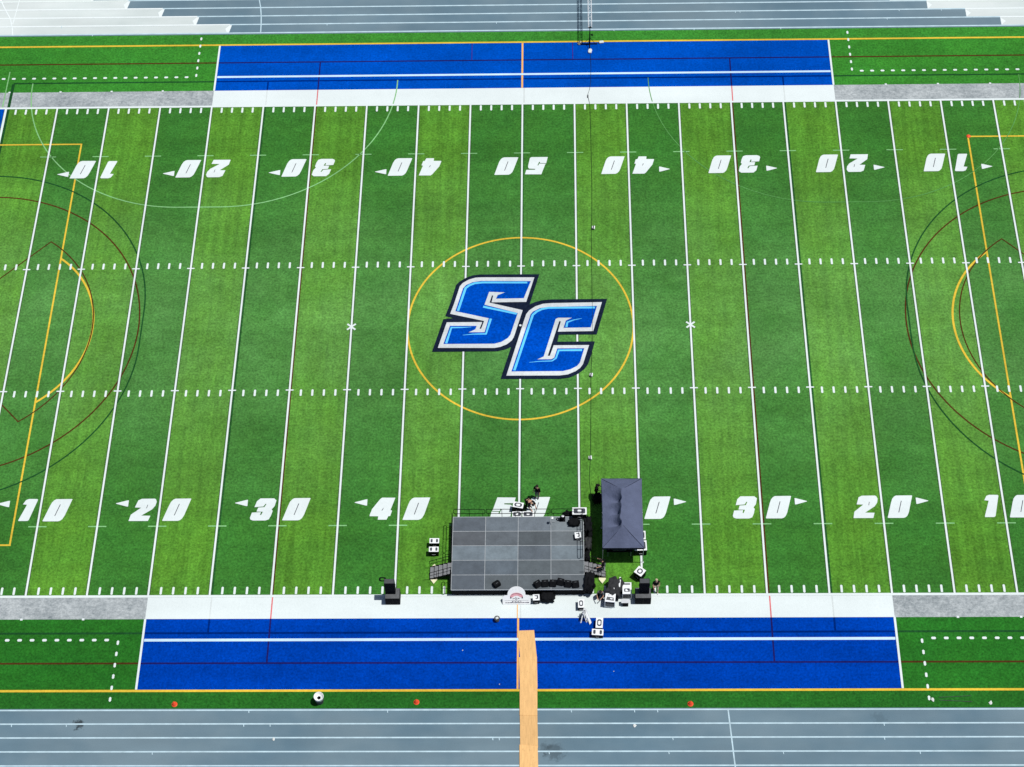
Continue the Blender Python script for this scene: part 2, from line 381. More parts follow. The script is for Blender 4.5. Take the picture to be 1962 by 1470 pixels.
for s in (-1, 1):
    b = MB()
    for d in (1, -1):
        c, q = s*13.72, .34; b.stroke([(c-q, YC-.02-d*q*.85), (c+q, YC-.02+d*q*.85)], .15, z=Z_W3 if d > 0 else Z_W3+.0015)
    b.build('faceoff_cross', WT, field)
    y0, y1 = (26.37, 31.88) if s > 0 else (-32.06, -26.37)
    for q in (-1, 1): rects('team_area_border_line', [(q*27.42-.08, y0, q*27.42+.08, y1)], Z_W2, WT)
    yy = 28.02 if s > 0 else -28.10
    rects('restraining_line', [(-27.3, yy-.11, 27.3, yy+.11)], Z_W1, M['ice_line'])
    b = MB()
    for q in (-1, 1):
        for k in range(0, 30):
            x = q*(30.05+k*Y); b.poly(octo_(x, yy+.02, .34, .20, .06), Z_W1)
        for k in range(6):
            y = s*(28.25+k*.905+ (0.0 if s > 0 else .05)); b.poly(octo_(q*29.2, y, .17, .36, .06), Z_W1)
    b.build('coaching_box_dashes', WT, field)
    b = MB()
    for q in (-1, 1):
        for k in range(7, 12): b.rect(q*k*4.572-.09, s*26.38-.08, q*k*4.572+.09, s*26.38+.08, Z_W3)
    b.build('yard_marker_dot', WT, field)
MB().poly([(-.02+.10*math.cos(t*.6283), YC+.10*math.sin(t*.6283)) for t in range(10)], Z_LOGO+.02).build('centre_spot', WT, field)
# numbers: outlines in metres, x from the yard line, y from the base of the figure
DG = {
 '1': [(-1.52,.04),(-.86,.04),(-.74,.12),(-.29,1.92),(-.36,1.99),(-.98,2.0),(-1.21,1.9),(-1.40,1.52),(-1.08,1.48),(-1.54,.12)],
 '2': [(-2.24,.0),(-.76,.0),(-.62,.46),(-1.32,.48),(-.56,1.02),(-.34,1.35),(-.27,1.70),(-.36,1.93),(-.46,1.98),(-1.44,1.97),(-1.70,1.83),(-1.90,1.20),(-1.41,1.18),(-2.13,.56)],
 '3': [(-2.15,.24),(-2.03,.70),(-1.34,.74),(-1.40,.50),(-1.32,.48),(-1.20,.77),(-1.69,.79),(-1.59,1.14),(-1.12,1.18),(-.98,1.46),(-1.06,1.47),(-1.20,1.24),(-1.88,1.18),(-1.73,1.71),(-1.48,1.96),(-.43,1.96),(-.24,1.78),(-.35,1.26),(-.55,.98),(-.46,.84),(-.56,.42),(-.70,.10),(-.95,.0),(-1.91,.0),(-2.1,.09)],
 '4': [(-2.19,.34),(-1.53,.33),(-1.56,.03),(-.89,.03),(-.77,.33),(-.63,.35),(-.5,.83),(-.63,.87),(-.3,1.97),(-1.31,1.98),(-1.45,1.86),(-2.03,.98),(-2.19,.44)],
 '5': [(-2.22,.0),(-.82,.0),(-.68,.1),(-.56,.8),(-.52,1.13),(-.6,1.30),(-1.14,1.34),(-1.12,1.43),(-.38,1.44),(-.26,1.94),(-1.66,1.96),(-2.0,.83),(-2.06,.76),(-1.48,.74),(-1.40,.96),(-1.33,.93),(-1.47,.55),(-1.57,.55),(-1.52,.68),(-2.08,.70)],
 '0': [(.32,.02),(.42,.0),(1.52,.0),(1.68,.06),(1.82,.2),(1.96,.5),(2.36,1.96),(2.28,1.98),(1.13,1.97),(.98,1.88),(.82,1.68),(.70,1.34)]}
SLOT = {'0': [(1.17,.48),(1.23,.48),(1.52,1.50),(1.46,1.50)], '4': [(-1.31,.84),(-1.24,.84),(-1.14,1.10),(-1.2,1.04)], '2': [(-1.02,1.12),(-.97,1.12),(-.90,1.44),(-.95,1.42)]}
for side in (-1, 1):
    for k in range(-4, 5):
        X = k*10*Y; n = str(5-abs(k))
        def T(p, X=X): return (X+p[0], -18.0+p[1]) if side < 0 else (X-p[0], 18.23-p[1])
        b = MB()
        for ch in (n, '0'): b.poly([T(p) for p in DG[ch]], Z_NUM)
        if k:
            s = 1 if k > 0 else -1
            # the arrow sits outside the pair of figures, pointing to the nearer goal
            if side < 0: x0, x1, yb = (X+2.60, X+3.52, -16.5) if s > 0 else (X-2.43, X-3.39, -16.44)
            else: x0, x1, yb = (X+2.60, X+3.50, 16.75) if s > 0 else (X-2.50, X-3.47, 16.72)
            b.poly([(x0, yb+.28), (x0, yb-.28), (x0+s*.12, yb-.27), (x1, yb-.02), (x1, yb+.02), (x0+s*.12, yb+.27)], Z_NUM)
        num = b.build('yard_number', WT, field); tag(num, 'white %s0 yard number' % n)
        b = MB()
        for ch in (n, '0'):
            if ch in SLOT: b.poly([T(p) for p in SLOT[ch]], Z_NUM+.003)
        b.build('number_slot', M['sign_dark'] if 0 else M['badge'], num)
# the interlocking letters at midfield
NAVY=[(-7.09,-2.35),(-6.28,0.9),(-5.45,1.01),(-6.13,1.21),(-5.71,2.69),(-5.33,4.39),(-5.08,4.72),(-4.56,5.12),(-3.99,5.38),(-3.41,5.47),(1.51,5.45),(0.72,2.35),(1.14,2.57),(1.71,2.76),(2.5,2.84),(7.04,2.86),(6.14,-0.73),(3.1,-0.72),(2.97,-1.42),(5.98,-1.42),(5.65,-2.84),(5.41,-3.65),(5.12,-4.12),(4.61,-4.58),(3.9,-4.95),(3.14,-5.07),(-1.55,-5.04),(-0.75,-1.91),(-1.16,-2.14),(-1.88,-2.34)]
WS=[(-6.64,-1.97),(-5.99,0.58),(-3.11,0.59),(-3.32,-0.09),(-3.19,-0.09),(-2.96,0.69),(-5.74,1.44),(-5.44,2.49),(-5.02,4.26),(-4.79,4.59),(-4.29,4.95),(-3.72,5.14),(-3.19,5.17),(1.1,5.13),(0.44,2.6),(-2.39,2.58),(-2.26,3.28),(-2.37,3.28),(-2.55,2.55),(0.16,1.76),(-0.53,-0.91),(-0.71,-1.29),(-1.12,-1.67),(-1.63,-1.91),(-2.09,-2.01)]
BS=[(-6.2,-1.59),(-5.72,0.22),(-3.56,0.2),(-3.66,-0.15),(-4.2,-0.44),(-2.91,-0.44),(-2.59,0.96),(-5.32,1.7),(-4.75,4.03),(-4.49,4.39),(-3.97,4.66),(-3.29,4.79),(0.81,4.74),(0.24,2.98),(-2.03,2.95),(-1.9,3.31),(-1.31,3.59),(-2.6,3.66),(-2.96,2.34),(-0.24,1.47),(-0.82,-0.71),(-1.02,-1.03),(-1.53,-1.41),(-2.09,-1.59)]
WC=[(-1.1,-4.73),(0.27,0.7),(0.44,1.34),(0.68,1.73),(1.19,2.15),(1.82,2.4),(2.44,2.46),(6.61,2.53),(5.86,-0.39),(3.01,-0.43),(3.26,0.61),(3.12,0.61),(2.19,-2.82),(2.36,-2.82),(2.67,-1.78),(5.51,-1.78),(5.0,-3.65),(4.77,-4.02),(4.41,-4.33),(3.8,-4.64),(3.14,-4.74)]
BC=[(-0.7,-4.33),(0.81,1.34),(0.99,1.6),(1.56,1.95),(2.23,2.07),(6.2,2.14),(5.66,-0.02),(3.47,-0.05),(3.66,0.67),(4.16,0.96),(3.04,0.97),(2.84,0.84),(1.87,-2.88),(1.36,-3.16),(2.48,-3.16),(2.71,-3.01),(2.96,-2.1),(5.12,-2.1),(4.75,-3.52),(4.52,-3.83),(4.01,-4.14),(3.4,-4.32)]
AS=[[(-5.11,1.72),(-4.54,4.06),(-4.23,4.35),(-3.81,4.55),(-3.18,4.63),(0.52,4.59)],[(-3.06,2.14),(-0.32,1.39)],[(-2.42,0.92),(-2.79,-0.61),(-3.86,-0.63),(-4.66,-0.72)],[(-5.98,-1.53),(-5.6,0.04),(-4.6,0.05),(-3.98,0.09)]]
AC=[[(-0.47,-4.23),(0.98,1.27),(1.3,1.61),(1.71,1.85),(2.23,1.98),(6.03,1.98)],[(3.7,0.03),(3.79,0.51),(4.3,0.73),(4.95,0.89)],[(4.94,-2.28),(3.07,-2.29),(2.84,-3.07),(2.53,-3.33),(1.51,-3.36),(0.72,-3.46)]]

logo = MB().poly(NAVY, Z_LOGO).build('midfield_logo', M['navy'], field); tag(logo, 'blue and white SC letters with navy border')
b = MB(); b.poly(WS, Z_LOGO+.004); b.poly(WC, Z_LOGO+.004); b.build('white_outline', M['logo_white'], logo)
b = MB(); b.poly(BS, Z_LOGO+.008); b.poly(BC, Z_LOGO+.008); b.build('blue_letter_fill', M['logo_blue'], logo)
b = MB()
for i, p in enumerate(AS): b.stroke(p, .19, .19 if i < 2 else .03, z=Z_LOGO+.012)
for i, p in enumerate(AC): b.stroke(p, .19, .19 if i == 0 else .03, z=Z_LOGO+.012)
b.build('light_blue_inline', M['sky_blue'], logo)
# ---------------------------------------------------------------- running track
track = MB(); track.rect(-120, 33.3, 120, 42.4, .002); track.rect(-120, -42.6, 120, -33.56, .002)
track = track.build('running_track', M['track']); tag(track, kind='structure')
UP = [33.48+1.072*i for i in range(9)]; LO = [-33.68-1.0625*i for i in range(9)]
stepL = [-26.75, -29.85, -33.15, -36.45, -39.75, -43.05, -46.35, -49.65]; stepR = [46.3, 43.09, 40.03, 36.75, 33.5, 30.3, 27.1, 23.9]
# upper straight: pale exchange zones whose ends step from lane to lane
b = MB()
for i in range(8):
    y0, y1 = UP[i], UP[i+1]
    b.rect(-120, y0, stepL[i], y1, .006)
    xr = 43.09-3.2*(i-0) if i else 43.09
    xr = [43.09, 40.08, 36.71, 33.4, 30.1, 26.8, 23.5, 20.2][i]; b.rect(xr, y0, 120, y1, .006)
zone = b.build('exchange_zone', M['zone'], track)
b = MB()
for i in range(8):
    xr = [43.09, 40.08, 36.71, 33.4, 30.1, 26.8, 23.5, 20.2][i]
    b.rect(-120, UP[i+1]-.075, stepL[i], UP[i+1]+.075, .0145); b.rect(xr, UP[i+1]-.075, 120, UP[i+1]+.075, .0145)
b.build('pale_lane_line', M['lane_pale'], track)
b = MB()
for i in range(8):
    y0, y1 = UP[i]+.08, UP[i+1]-.08; xr = [43.09, 40.08, 36.71, 33.4, 30.1, 26.8, 23.5, 20.2][i]; ym = (y0+y1)/2
    b.poly([(stepL[i]-.0, y0), (stepL[i]+.18, y1), (stepL[i]-.02, y1), (stepL[i]-.38, ym), (stepL[i]-.2, y0)], .0095); b.poly([(xr+.02, y0), (xr+.02, y1), (xr+.45, ym)], .0095)
b.build('lane_chevron', M['lane_pale'], track)
for yy in UP+LO:
    w = .07 if yy > 0 else .055
    MB().rect(-120, yy-w, 120, yy+w, .012).build('lane_line', M['lane'], track)
b = MB()
b.stroke([(-23.86, 33.5), (-23.90, 34.5), (-23.98, 35.6), (-24.12, 36.7), (-24.35, 37.8), (-24.6, 39), (-25.2, 42)], .10, z=.016)
b.build('start_line', M['lane'], track); b = MB()
b.stroke([(-46.55, 33.5), (-46.75, 34.5), (-47.1, 35.6), (-47.7, 36.7), (-48.5, 38.3)], .10, z=.016)
b.stroke([(-46.75, 34.9), (-46.6, 38.3)], .07, z=.016)
b.build('start_line', M['lane_pale'], track); b = MB()
b.stroke([(14.93, -33.7), (15.03, -35.3), (15.16, -37.5), (15.3, -39.5), (15.4, -42)], .10, z=.016)
b.build('start_line', M['lane'], track)
b = MB(); r_ = random.Random(3)
for yy, x0, x1, n in [(LO[i], -37, 38, 5) for i in range(4)]+[(UP[i], -45, 45, 4) for i in range(3)]:
    for j in range(n):
        x = r_.uniform(x0, x1); b.stroke([(x, yy), (x+.03, yy-.22)], .06, z=.016)
b.build('lane_tick', M['lane'], track)
# ================================================================ THINGS
EL = 0.92      # height of the stage deck
def smooth_obj(o):
    for p in o.data.polygons: p.use_smooth = True
# ---- stage
stage = thing('stage', 'low portable stage of grey deck panels on the near fifty yard line', 'stage', (0, -21.4, 0))
def L(x, y): return (x, y+21.4)      # world to stage-local
X0, X1, YB, YF = -4.92, 4.86, -18.30, -24.50
tones = [[(92,100,110),(112,122,131),(119,128,137),(136,145,150)], [(89,92,97),(97,103,109),(80,86,90),(112,119,123)],
         [(123,136,145),(132,146,154),(95,104,113),(127,140,148)], [(86,95,105),(98,109,119),(90,98,102),(101,108,112)], [(90,98,108),(92,99,103),(92,99,103),(97,103,108)]]
pw, pd = (X1-X0)/4, (YB-YF)/5
for r in range(5):
    for c in range(4):
        x = X0+pw*(c+.5); y = YB-pd*(r+.5); lx, ly = L(x, y); t = tones[r][c]
        col = tuple(v*0.82*.72+.28*m_ for v, m_ in zip(srgb(*t)[:3], (.108, .130, .148)))+(1,)
        o = MB().box(lx, ly, EL-.03, pw-.05, pd-.05, .06, .006).build('deck_panel', deck(col, 'deck_%d%d' % (r, c)), stage)
fr = MB()
for r in range(6): fr.box(L(0, 0)[0]-.03, L(0, YB-pd*r)[1], EL-.045, X1-X0+.03, .038, .08)
for c in range(5): fr.box(X0+pw*c, L(0, (YB+YF)/2)[1], EL-.0485, .038, YB-YF+.03, .08)
fr.build('deck_edge_trim', plain('scuffed_deck_trim', (0.40, 0.43, 0.45, 1), 0.6, 0.15, 6), stage)
lg = []
for c in range(9):
    for yy in (YF+.12, YB-.12, -21.4):
        x = X0+.1+(X1-X0-.2)*c/8; MB().cone((x, yy+21.4, 0), (x, yy+21.4, EL-.09), .03, .03, 8).build('leg', M['metal'], stage)
sk = MB()
def drape(mb, p0, p1, zt, zb, amp=.035, n=60):
    """pleated cloth hanging between two points"""
    p0 = Vector(p0); p1 = Vector(p1); d = (p1-p0); nn = Vector((-d.y, d.x)).normalized(); prev = None
    for i in range(n+1):
        p = p0+d*i/n; a = amp*math.sin(i*1.9)*(.6+.4*math.sin(i*.37))
        t = mb.b.verts.new((p.x, p.y, zt)); b_ = mb.b.verts.new((p.x+nn.x*a, p.y+nn.y*a, zb))
        if prev: mb.b.faces.new((prev[0], t, b_, prev[1]))
        prev = (t, b_)
drape(sk, L(X0+.02, YF+.07), L(X1-.02, YF+.07), EL-.1, .02); drape(sk, L(X0+.06, YF+.2), L(X0+.06, YB-.1), EL-.1, .02); drape(sk, L(X1-.06, YF+.2), L(X1-.06, YB-.1), EL-.1, .02); drape(sk, L(X0+.05, YB-.06), L(X1-.05, YB-.06), EL-.1, .02)
sk.build('skirt', M['black_cloth'], stage)
def rail_pts(a, b, zb, zt, r=.14):
    a = Vector(a); b = Vector(b); d = (b-a).normalized(); out = []
    def P(s, z): q = a+d*s; return (q.x, q.y, z)
    Ln = (b-a).length
    for (cx, cz, a0) in ((Ln-r, zt-r, 90), (Ln-r, zb+r, 0), (r, zb+r, -90), (r, zt-r, -180)):
        for k in range(5):
            t = math.radians(a0-90*k/4); out.append(P(cx+r*math.cos(t), cz+r*math.sin(t)))
    out.append(out[0]); return out
def guard_rail(a, b):
    m = MB(); a = Vector(L(*a)); b = Vector(L(*b))
    m.tube(rail_pts(a, b, EL+.42, EL+1.05), .024, 6)
    d = (b-a)
    for f in (.07, .5, .93):
        p = a+d*f; m.cone((p.x, p.y, EL-.02), (p.x, p.y, EL+.46 if f != .5 else EL+1.03), .022, .022, 6)
    m.build('guard_rail', M['black'], stage)
for c in range(4):
    guard_rail((X0+pw*c+.05, YB+.04), (X0+pw*(c+1)-.05, YB+.04))
for a, b in ((-18.5, -20.85), (-20.92, -22.0), (-23.35, -24.4)): guard_rail((X0-.04, a), (X0-.04, b))
for a, b in ((-18.5, -20.3), (-20.36, -21.9)): guard_rail((X1-.10, a), (X1-.10, b))

def stairs(name, label, x_top, x_foot, y0, y1, mat):
    t = thing(name, label, 'stairs', (x_foot, (y0+y1)/2, 0), group='stairs at the ends of the stage')
    w = abs(y1-y0); run = x_top-x_foot; n = 5
    for i in range(n):
        z = EL*(i+1)/(n+1)+.02; x = run*(i+.5)/n
        MB().box(x, 0, z, abs(run)/n-.035, w-.06, .045, .008).build('tread', mat, t)
    for s in (-1, 1):
        m = MB(); yy = s*w/2
        m.poly([(0, yy, .0), (run, yy, EL-.2), (run, yy, EL-.02), (0, yy, .16)]); m.poly([(0, yy+s*.03, .0), (run, yy+s*.03, EL-.2), (run, yy+s*.03, EL-.02), (0, yy+s*.03, .16)])
        m.box(run/2, yy, EL/2, abs(run)*1.12, .04, .12, 0, Matrix.Rotation(-math.atan2(EL-.1, run) if run > 0 else math.atan2(EL-.1, -run), 4, 'Y'))
        m.build('stringer', M['black'], t)
        h = MB(); h.tube([(0, yy, .1), (0, yy, 1.0), (run, yy, EL+.95), (run, yy, EL-.05)], .022, 6); h.tube([(0, yy, .58), (run, yy, EL+.5)], .018, 6)
        for f in (.33, .66): h.cone((run*f, yy, EL*f), (run*f, yy, .98+(EL-.03)*f), .018, .018, 6)
        h.build('handrail', M['black'], t)
    m = MB(); m.poly([(run, -w/2+.03, EL-.12), (run, w/2-.03, EL-.12), (run*.05, w/2-.03, .02), (run*.05, -w/2+.03, .02)]); m.build('riser_cover', M['black_cloth'], t)
    return t
M['tread'] = plain('grey_tread', (0.20, 0.205, 0.215, 1), 0.8, 0.12, 5)
stairs('stage_stairs', 'grey stairs with black handrails at the left end of the stage', X0-.02, -6.58, -22.15, -23.15, M['tread'])
stairs('stage_stairs', 'grey stairs with black handrails at the right end of the stage near the tent', X1+.02, 6.45, -22.08, -23.05, M['tread'])
def pad(x, y, label):
    m = MB(); pts = [(0, .76), (.2, .60), (.24, .2), (.24, -.2), (.26, -.56), (0, -.92), (-.26, -.56), (-.24, -.2), (-.24, .2), (-.2, .55)]
    t = bmesh.new(); f = t.faces.new([t.verts.new((a, b, 0.02)) for a, b in pts]); r = bmesh.ops.extrude_face_region(t, geom=[f]); bmesh.ops.translate(t, vec=(0, 0, .05), verts=[v for v in r['geom'] if isinstance(v, bmesh.types.BMVert)])
    bmesh.ops.bevel(t, geom=[e for e in t.edges if e.calc_length() > .06], offset=.012, segments=1, affect='EDGES'); bmesh.ops.recalc_face_normals(t, faces=t.faces)
    m.add(t); o = m.build('foot_pad', M['cream'], loc=(x, y, .03)); tag(o, label, 'mat', 'cream pads under the stage stairs')
pad(-6.28, -22.62, 'cream pointed pad under the foot of the left stage stairs'); pad(6.20, -22.64, 'cream pointed pad under the foot of the right stage stairs')

# ---- canopy tent
M['vent'] = plain('black_vent_mesh', (0.010, 0.013, 0.018, 1), 0.95, 0.5, 5, 0.1)
def tent():
    t = thing('canopy_tent', 'slate blue canopy tent with a sagging ridge beside the stage', 'tent', (7.74, -18.75, 0))
    hx, hy, he, hr = 1.53, 3.01, 2.2, 3.05
    nx, ny = 76, 90; me = bmesh.new(); V = {}
    rr = random.Random(5)
    for i in range(nx+1):
        for j in range(ny+1):
            x = -hx+2*hx*i/nx; y = -hy+2*hy*j/ny
            k = min((hx-abs(x))/hx, (hy-abs(y))/1.45, 1.0)
            z = he+(hr-he)*k
            # the cloth sags between the ridge and the left eave: a deep gutter left of the ridge, creases running out of it
            rel = max(0.0, min(1.0, (1.75-abs(y+.05))/.55))
            gx = -.10+.05*math.sin(y*2.1)
            gx += .03*math.sin(y*9.3)+.03*math.sin(y*5.1+2)
            if x < gx and rel > 0:      # left of the ridge the cloth has dropped steeply and lies slack and creased
                u = gx-x; lam = .19+.09*math.sin(y*6.0+1.5*x)+.04*math.sin(y*12.3+1)
                kl = min(1.0, (hx-abs(x))/hx*1.15)
                zl = he+.24*kl+.62*math.exp(-max(0.0, u-.02)/lam)+.05*math.sin(y*6.0+2.4*x+.6)*math.exp(-((u-.5)/.35)**2)*kl
                z = z*(1-rel)+min(zl, hr)*rel
            elif rel > 0: z = z*(1-rel)+(he+(hr-he)*min(1.0, (hx-x)/(hx-gx)))*rel
            z -= .05*math.sin(math.pi*min(1, (hx-abs(x))/hx))*(1 if x > 0 else .6)
            z += .008*rr.uniform(-1, 1)
            # edges pull in a little between the posts
            e = .05*math.cos(y/hy*math.pi/2)*(1 if abs(x) > hx-.01 else 0)
            V[i, j] = me.verts.new((x-math.copysign(e, x) if e else x, y, z))
    dark = bmesh.new(); DV = {}
    def dv(i, j):
        if (i, j) not in DV: DV[i, j] = dark.verts.new(V[i, j].co)
        return DV[i, j]
    for i in range(nx):
        for j in range(ny):
            x = -hx+2*hx*(i+.5)/nx; y = -hy+2*hy*(j+.5)/ny; ln = 1-abs(y)/1.62
            ln = -1
            wd = .13+.05*math.sin(y*5.1)+.06*math.sin(y*2.3+1)+(.07 if y > .7 else 0)
            if ln > 0 and -wd*(.5+ln) < x+.06-.05*math.sin(y*2.1) < .05+.02*math.sin(y*9): q = [dv(a, c) for a, c in ((i, j), (i+1, j), (i+1, j+1), (i, j+1))]; dark.faces.new(q)
            else: me.faces.new((V[i, j], V[i+1, j], V[i+1, j+1], V[i, j+1]))
    me.verts.ensure_lookup_table(); bmesh.ops.delete(me, geom=[v for v in me.verts if not v.link_faces], context='VERTS')
    dark.free()
    b = MB(); b.add(me); b.smooth()
    roof = b.build('roof', M['canvas'], t)
    v = MB()
    for a, c in (((-hx, -hy), (hx, -hy)), ((hx, -hy), (hx, hy)), ((hx, hy), (-hx, hy)), ((-hx, hy), (-hx, -hy))): drape(v, a, c, he-.005, he-.22, .012, 40)
    v.build('valance', M['navy_cloth'], t)
    for sx in (-1, 1):
        for sy in (-1, 1): MB().tube([(sx*hx*.995, sy*hy*.995, he+.012), (0.0, sy*(hy-1.45), hr-.035 if sx > 0 else hr-.05)], .012, 5).build('hip_seam', M['navy_cloth'], t)
    for x in (-hx+.04, hx-.04):
        for y in (-hy+.04, 0, hy-.04):
            MB().box(x, y, he/2, .045, .045, he, .004).box(x, y, .01, .14, .14, .02).build('leg', M['metal'], t)
    u = MB()
    for s_ in (-1, 1):
        u.box(s_*(hx-.04), 0, he-.1, .03, 2*hy-.1, .03); u.box(0, s_*(hy-.04), he-.1, 2*hx-.1, .03, .03)
    for s_ in (-1, 1):
        for k in range(2): u.cone((s_*(hx-.04), -hy+k*hy+.05, he-.1), (s_*(hx-.04), k*hy-.05, he-.5), .014, .014, 5)
    u.build('truss_bar', M['metal'], t)
M['navy_cloth'] = plain('navy_cloth', (0.012, 0.016, 0.035, 1), 0.95, 0.2, 6)
tent()

# ---- wheeled flight cases with pale lids
def octo(w, d, c): return [(-w/2+c, -d/2), (w/2-c, -d/2), (w/2, -d/2+c), (w/2, d/2-c), (w/2-c, d/2), (-w/2+c, d/2), (-w/2, d/2-c), (-w/2, -d/2+c)]
def case(x, y, z, w, d, h, rz, label, style='ring', group='road cases with white lids around the stage'):
    t = thing('road_case', label, 'road case', (x, y, z), math.radians(rz), group)
    bod = MB().box(0, 0, .05+(h-.086)/2, w-.03, d-.03, h-.086, .015).build('body', M['black'], t)
    lid = MB().box(0, 0, h-.018, w, d, .036, .017, seg=2).build('lid', M['white_plastic'], t)
    for sx in (-1, 1):
        for sy in (-1, 1): MB().cone((sx*(w/2-.1), sy*(d/2-.1)-.02, .04), (sx*(w/2-.1), sy*(d/2-.1)+.02, .04), .04, .04, 10).build('wheel', M['charcoal'], bod)
    MB().tube([(-.1, -d/2-.005, h*.45), (-.1, -d/2-.03, h*.45), (.1, -d/2-.03, h*.45), (.1, -d/2-.005, h*.45)], .01, 5).build('handle', M['metal'], bod)
    zt = h+.004
    if style == 'ring':
        a = w*.62 if w <= d else w*.72; c = d*.66
        o_ = octo(a, c, min(a, c)*.28); i_ = octo(a*.54, c*.58, min(a, c)*.16)
        r = MB()
        for k in range(8):
            j = (k+1) % 8; r.poly([o_[k], o_[j], i_[j], i_[k]], zt)
        r.build('lid_recess', M['badge'], lid)
    elif style == 'brackets':
        for s in (-1, 1): MB().poly([(s*w*.38, -d*.24), (s*w*.26, -d*.36), (s*w*.17, -d*.24), (s*w*.17, d*.24), (s*w*.26, d*.36), (s*w*.38, d*.24)], zt).build('lid_recess', M['badge'], lid)
    elif style == 'panel':
        MB().poly(octo(w*.8, d*.72, .06), zt).build('lid_recess', M['badge'], lid)
        MB().poly(octo(w*.26, d*.34, .05), zt+.004).build('lid_dish', M['white_plastic'], lid)
        r = MB(); r.rect(-w*.12, -d*.33, w*.14, -d*.2, zt+.004); r.build('lid_label', M['charcoal'], lid)
    elif style == 'hook':
        r = MB(); r.poly([(-w*.22, d*.33), (w*.3, d*.33), (w*.3, -d*.22), (w*.02, -d*.3), (-w*.15, -d*.18), (w*.1, -d*.12), (w*.14, d*.12), (-w*.02, d*.2), (-w*.22, d*.18)], zt); r.build('lid_recess', M['badge'], lid)
    return t
case(-6.30, -20.22, 0, .73, .44, .72, 0, 'white lidded road case left of the stage, the farther of the pair on the grass', 'brackets')
case(-6.32, -20.95, 0, .73, .44, .72, 0, 'white lidded road case left of the stage, the nearer of the pair by the stairs', 'brackets')
case(-.05, -17.16, 0, .80, .50, .78, -11, 'tilted white lidded road case behind the stage, farther from the deck than its neighbours', 'ring')
case(-.14, -17.98, 0, .72, .48, .78, 0, 'white lidded road case tight behind the stage on the midfield line', 'panel')
case(.70, -17.98, 0, .86, .50, .78, 0, 'wide white lidded road case tight behind the stage below the bending person', 'panel')
case(4.56, -18.20, EL, 1.08, .62, .66, 0, 'large white lidded road case on the far right corner of the stage', 'panel')
case(4.42, -20.10, EL, .46, .52, .34, 6, 'small white topped case on the right edge of the stage by the guard rail', 'hook')
case(9.05, -19.85, 0, .86, .74, .8, 0, 'white lidded road case half under the right eave of the tent, the farther one', 'panel')
case(9.08, -20.74, 0, .92, .86, .8, 2, 'white lidded road case half under the right eave of the tent, the nearer one', 'panel')
case(8.97, -22.95, 0, .66, .66, .85, -38, 'square white lidded road case turned cornerwise on the forty five yard line', 'ring')
case(4.61, -25.42, 0, .46, .72, .5, 0, 'upright white lidded road case alone on the white border right of the sign', 'ring')
case(5.92, -27.02, 0, .52, .84, .5, -4, 'long white lidded road case on the blue turf touching a second one', 'ring')
case(5.78, -27.78, 0, .84, .50, .5, -4, 'broad white lidded road case on the blue turf at the white line', 'brackets')
case(1.32, -24.98, 0, .50, .50, .62, 2, 'small white lidded road case right of the sign at the stage front', 'hook')
# cases opened up in the cluttered corner
def rack(x, y, w, d, h, rz, label, kind):
    t = thing('equipment_rack', label, 'equipment rack', (x, y, 0), math.radians(rz), 'open equipment racks right of the stage')
    MB().box(0, 0, h/2, w-.06, d-.06, h-.02, .01).build('body', M['black'], t)
    f = MB()
    for sx in (-1, 1):
        for sy in (-1, 1): f.box(sx*(w/2-.03), sy*(d/2-.03), h/2, .06, .06, h, .01)
    f.box(0, 0, h-.02, w, d, .09, .04); f.box(0, -d/2+.02, .07, w, .05, .12, .01)
    f.build('white_frame', M['white_plastic'], t)
    zt = h+.028
    if kind == 'long':
        MB().rect(-w*.36, d*.28, w*.36, d*.40, zt).build('lid_slot', M['badge'], t)
        p = MB(); p.poly(octo(w*.62, d*.30, .05), zt)
        p = p.build('lid_recess', M['badge'], t); p.location = (0, -d*.18, 0)
        MB().poly([(-w*.16, -d*.08), (-w*.04, -d*.08), (w*.18, -d*.28), (-w*.18, -d*.28)], zt+.004).build('lid_label', M['white_plastic'], t)
    else:
        MB().poly([(-w*.38, -d*.30), (w*.38, -d*.34), (w*.32, .02), (-w*.32, .06)], zt).build('lid_recess', M['box_grey'], t)
        MB().poly([(-w*.02, -d*.04), (w*.26, -d*.08), (w*.2, -d*.22), (w*.02, -d*.18)], zt+.004).build('lid_label', M['white_plastic'], t)
        h2 = MB()
        for s in (-1, 1): h2.cone((s*w*.16, d*.28, h+.02), (s*w*.16, d*.28, h+.04), .04, .04, 8)
        h2.build('latch', M['box_grey'], t)
    MB().box(0, -d/2-.01, h*.5, w-.2, .04, h*.5, .006).build('front_panel', M['screen'], t)
rack(6.74, -25.16, .76, .72, .85, -6, 'white framed rack with rounded lid standing on the white border, front open', 'round')
rack(7.98, -24.32, .68, .98, .75, 0, 'long white framed rack in the clutter just left of the right speaker stack', 'long')
t = thing('floor_monitor_box', 'small black cube box with grey metal edge on the white border', 'speaker', (7.86, -25.24, 0)); MB().box(0, 0, .22, .42, .40, .44, .02).build('body', M['black'], t); MB().box(0, -.2, .22, .34, .02, .34, .005).build('grille', M['black_cloth'], t); MB().box(0, .02, .45, .62, .34, .03, .01).build('lid', M['metal'], t)

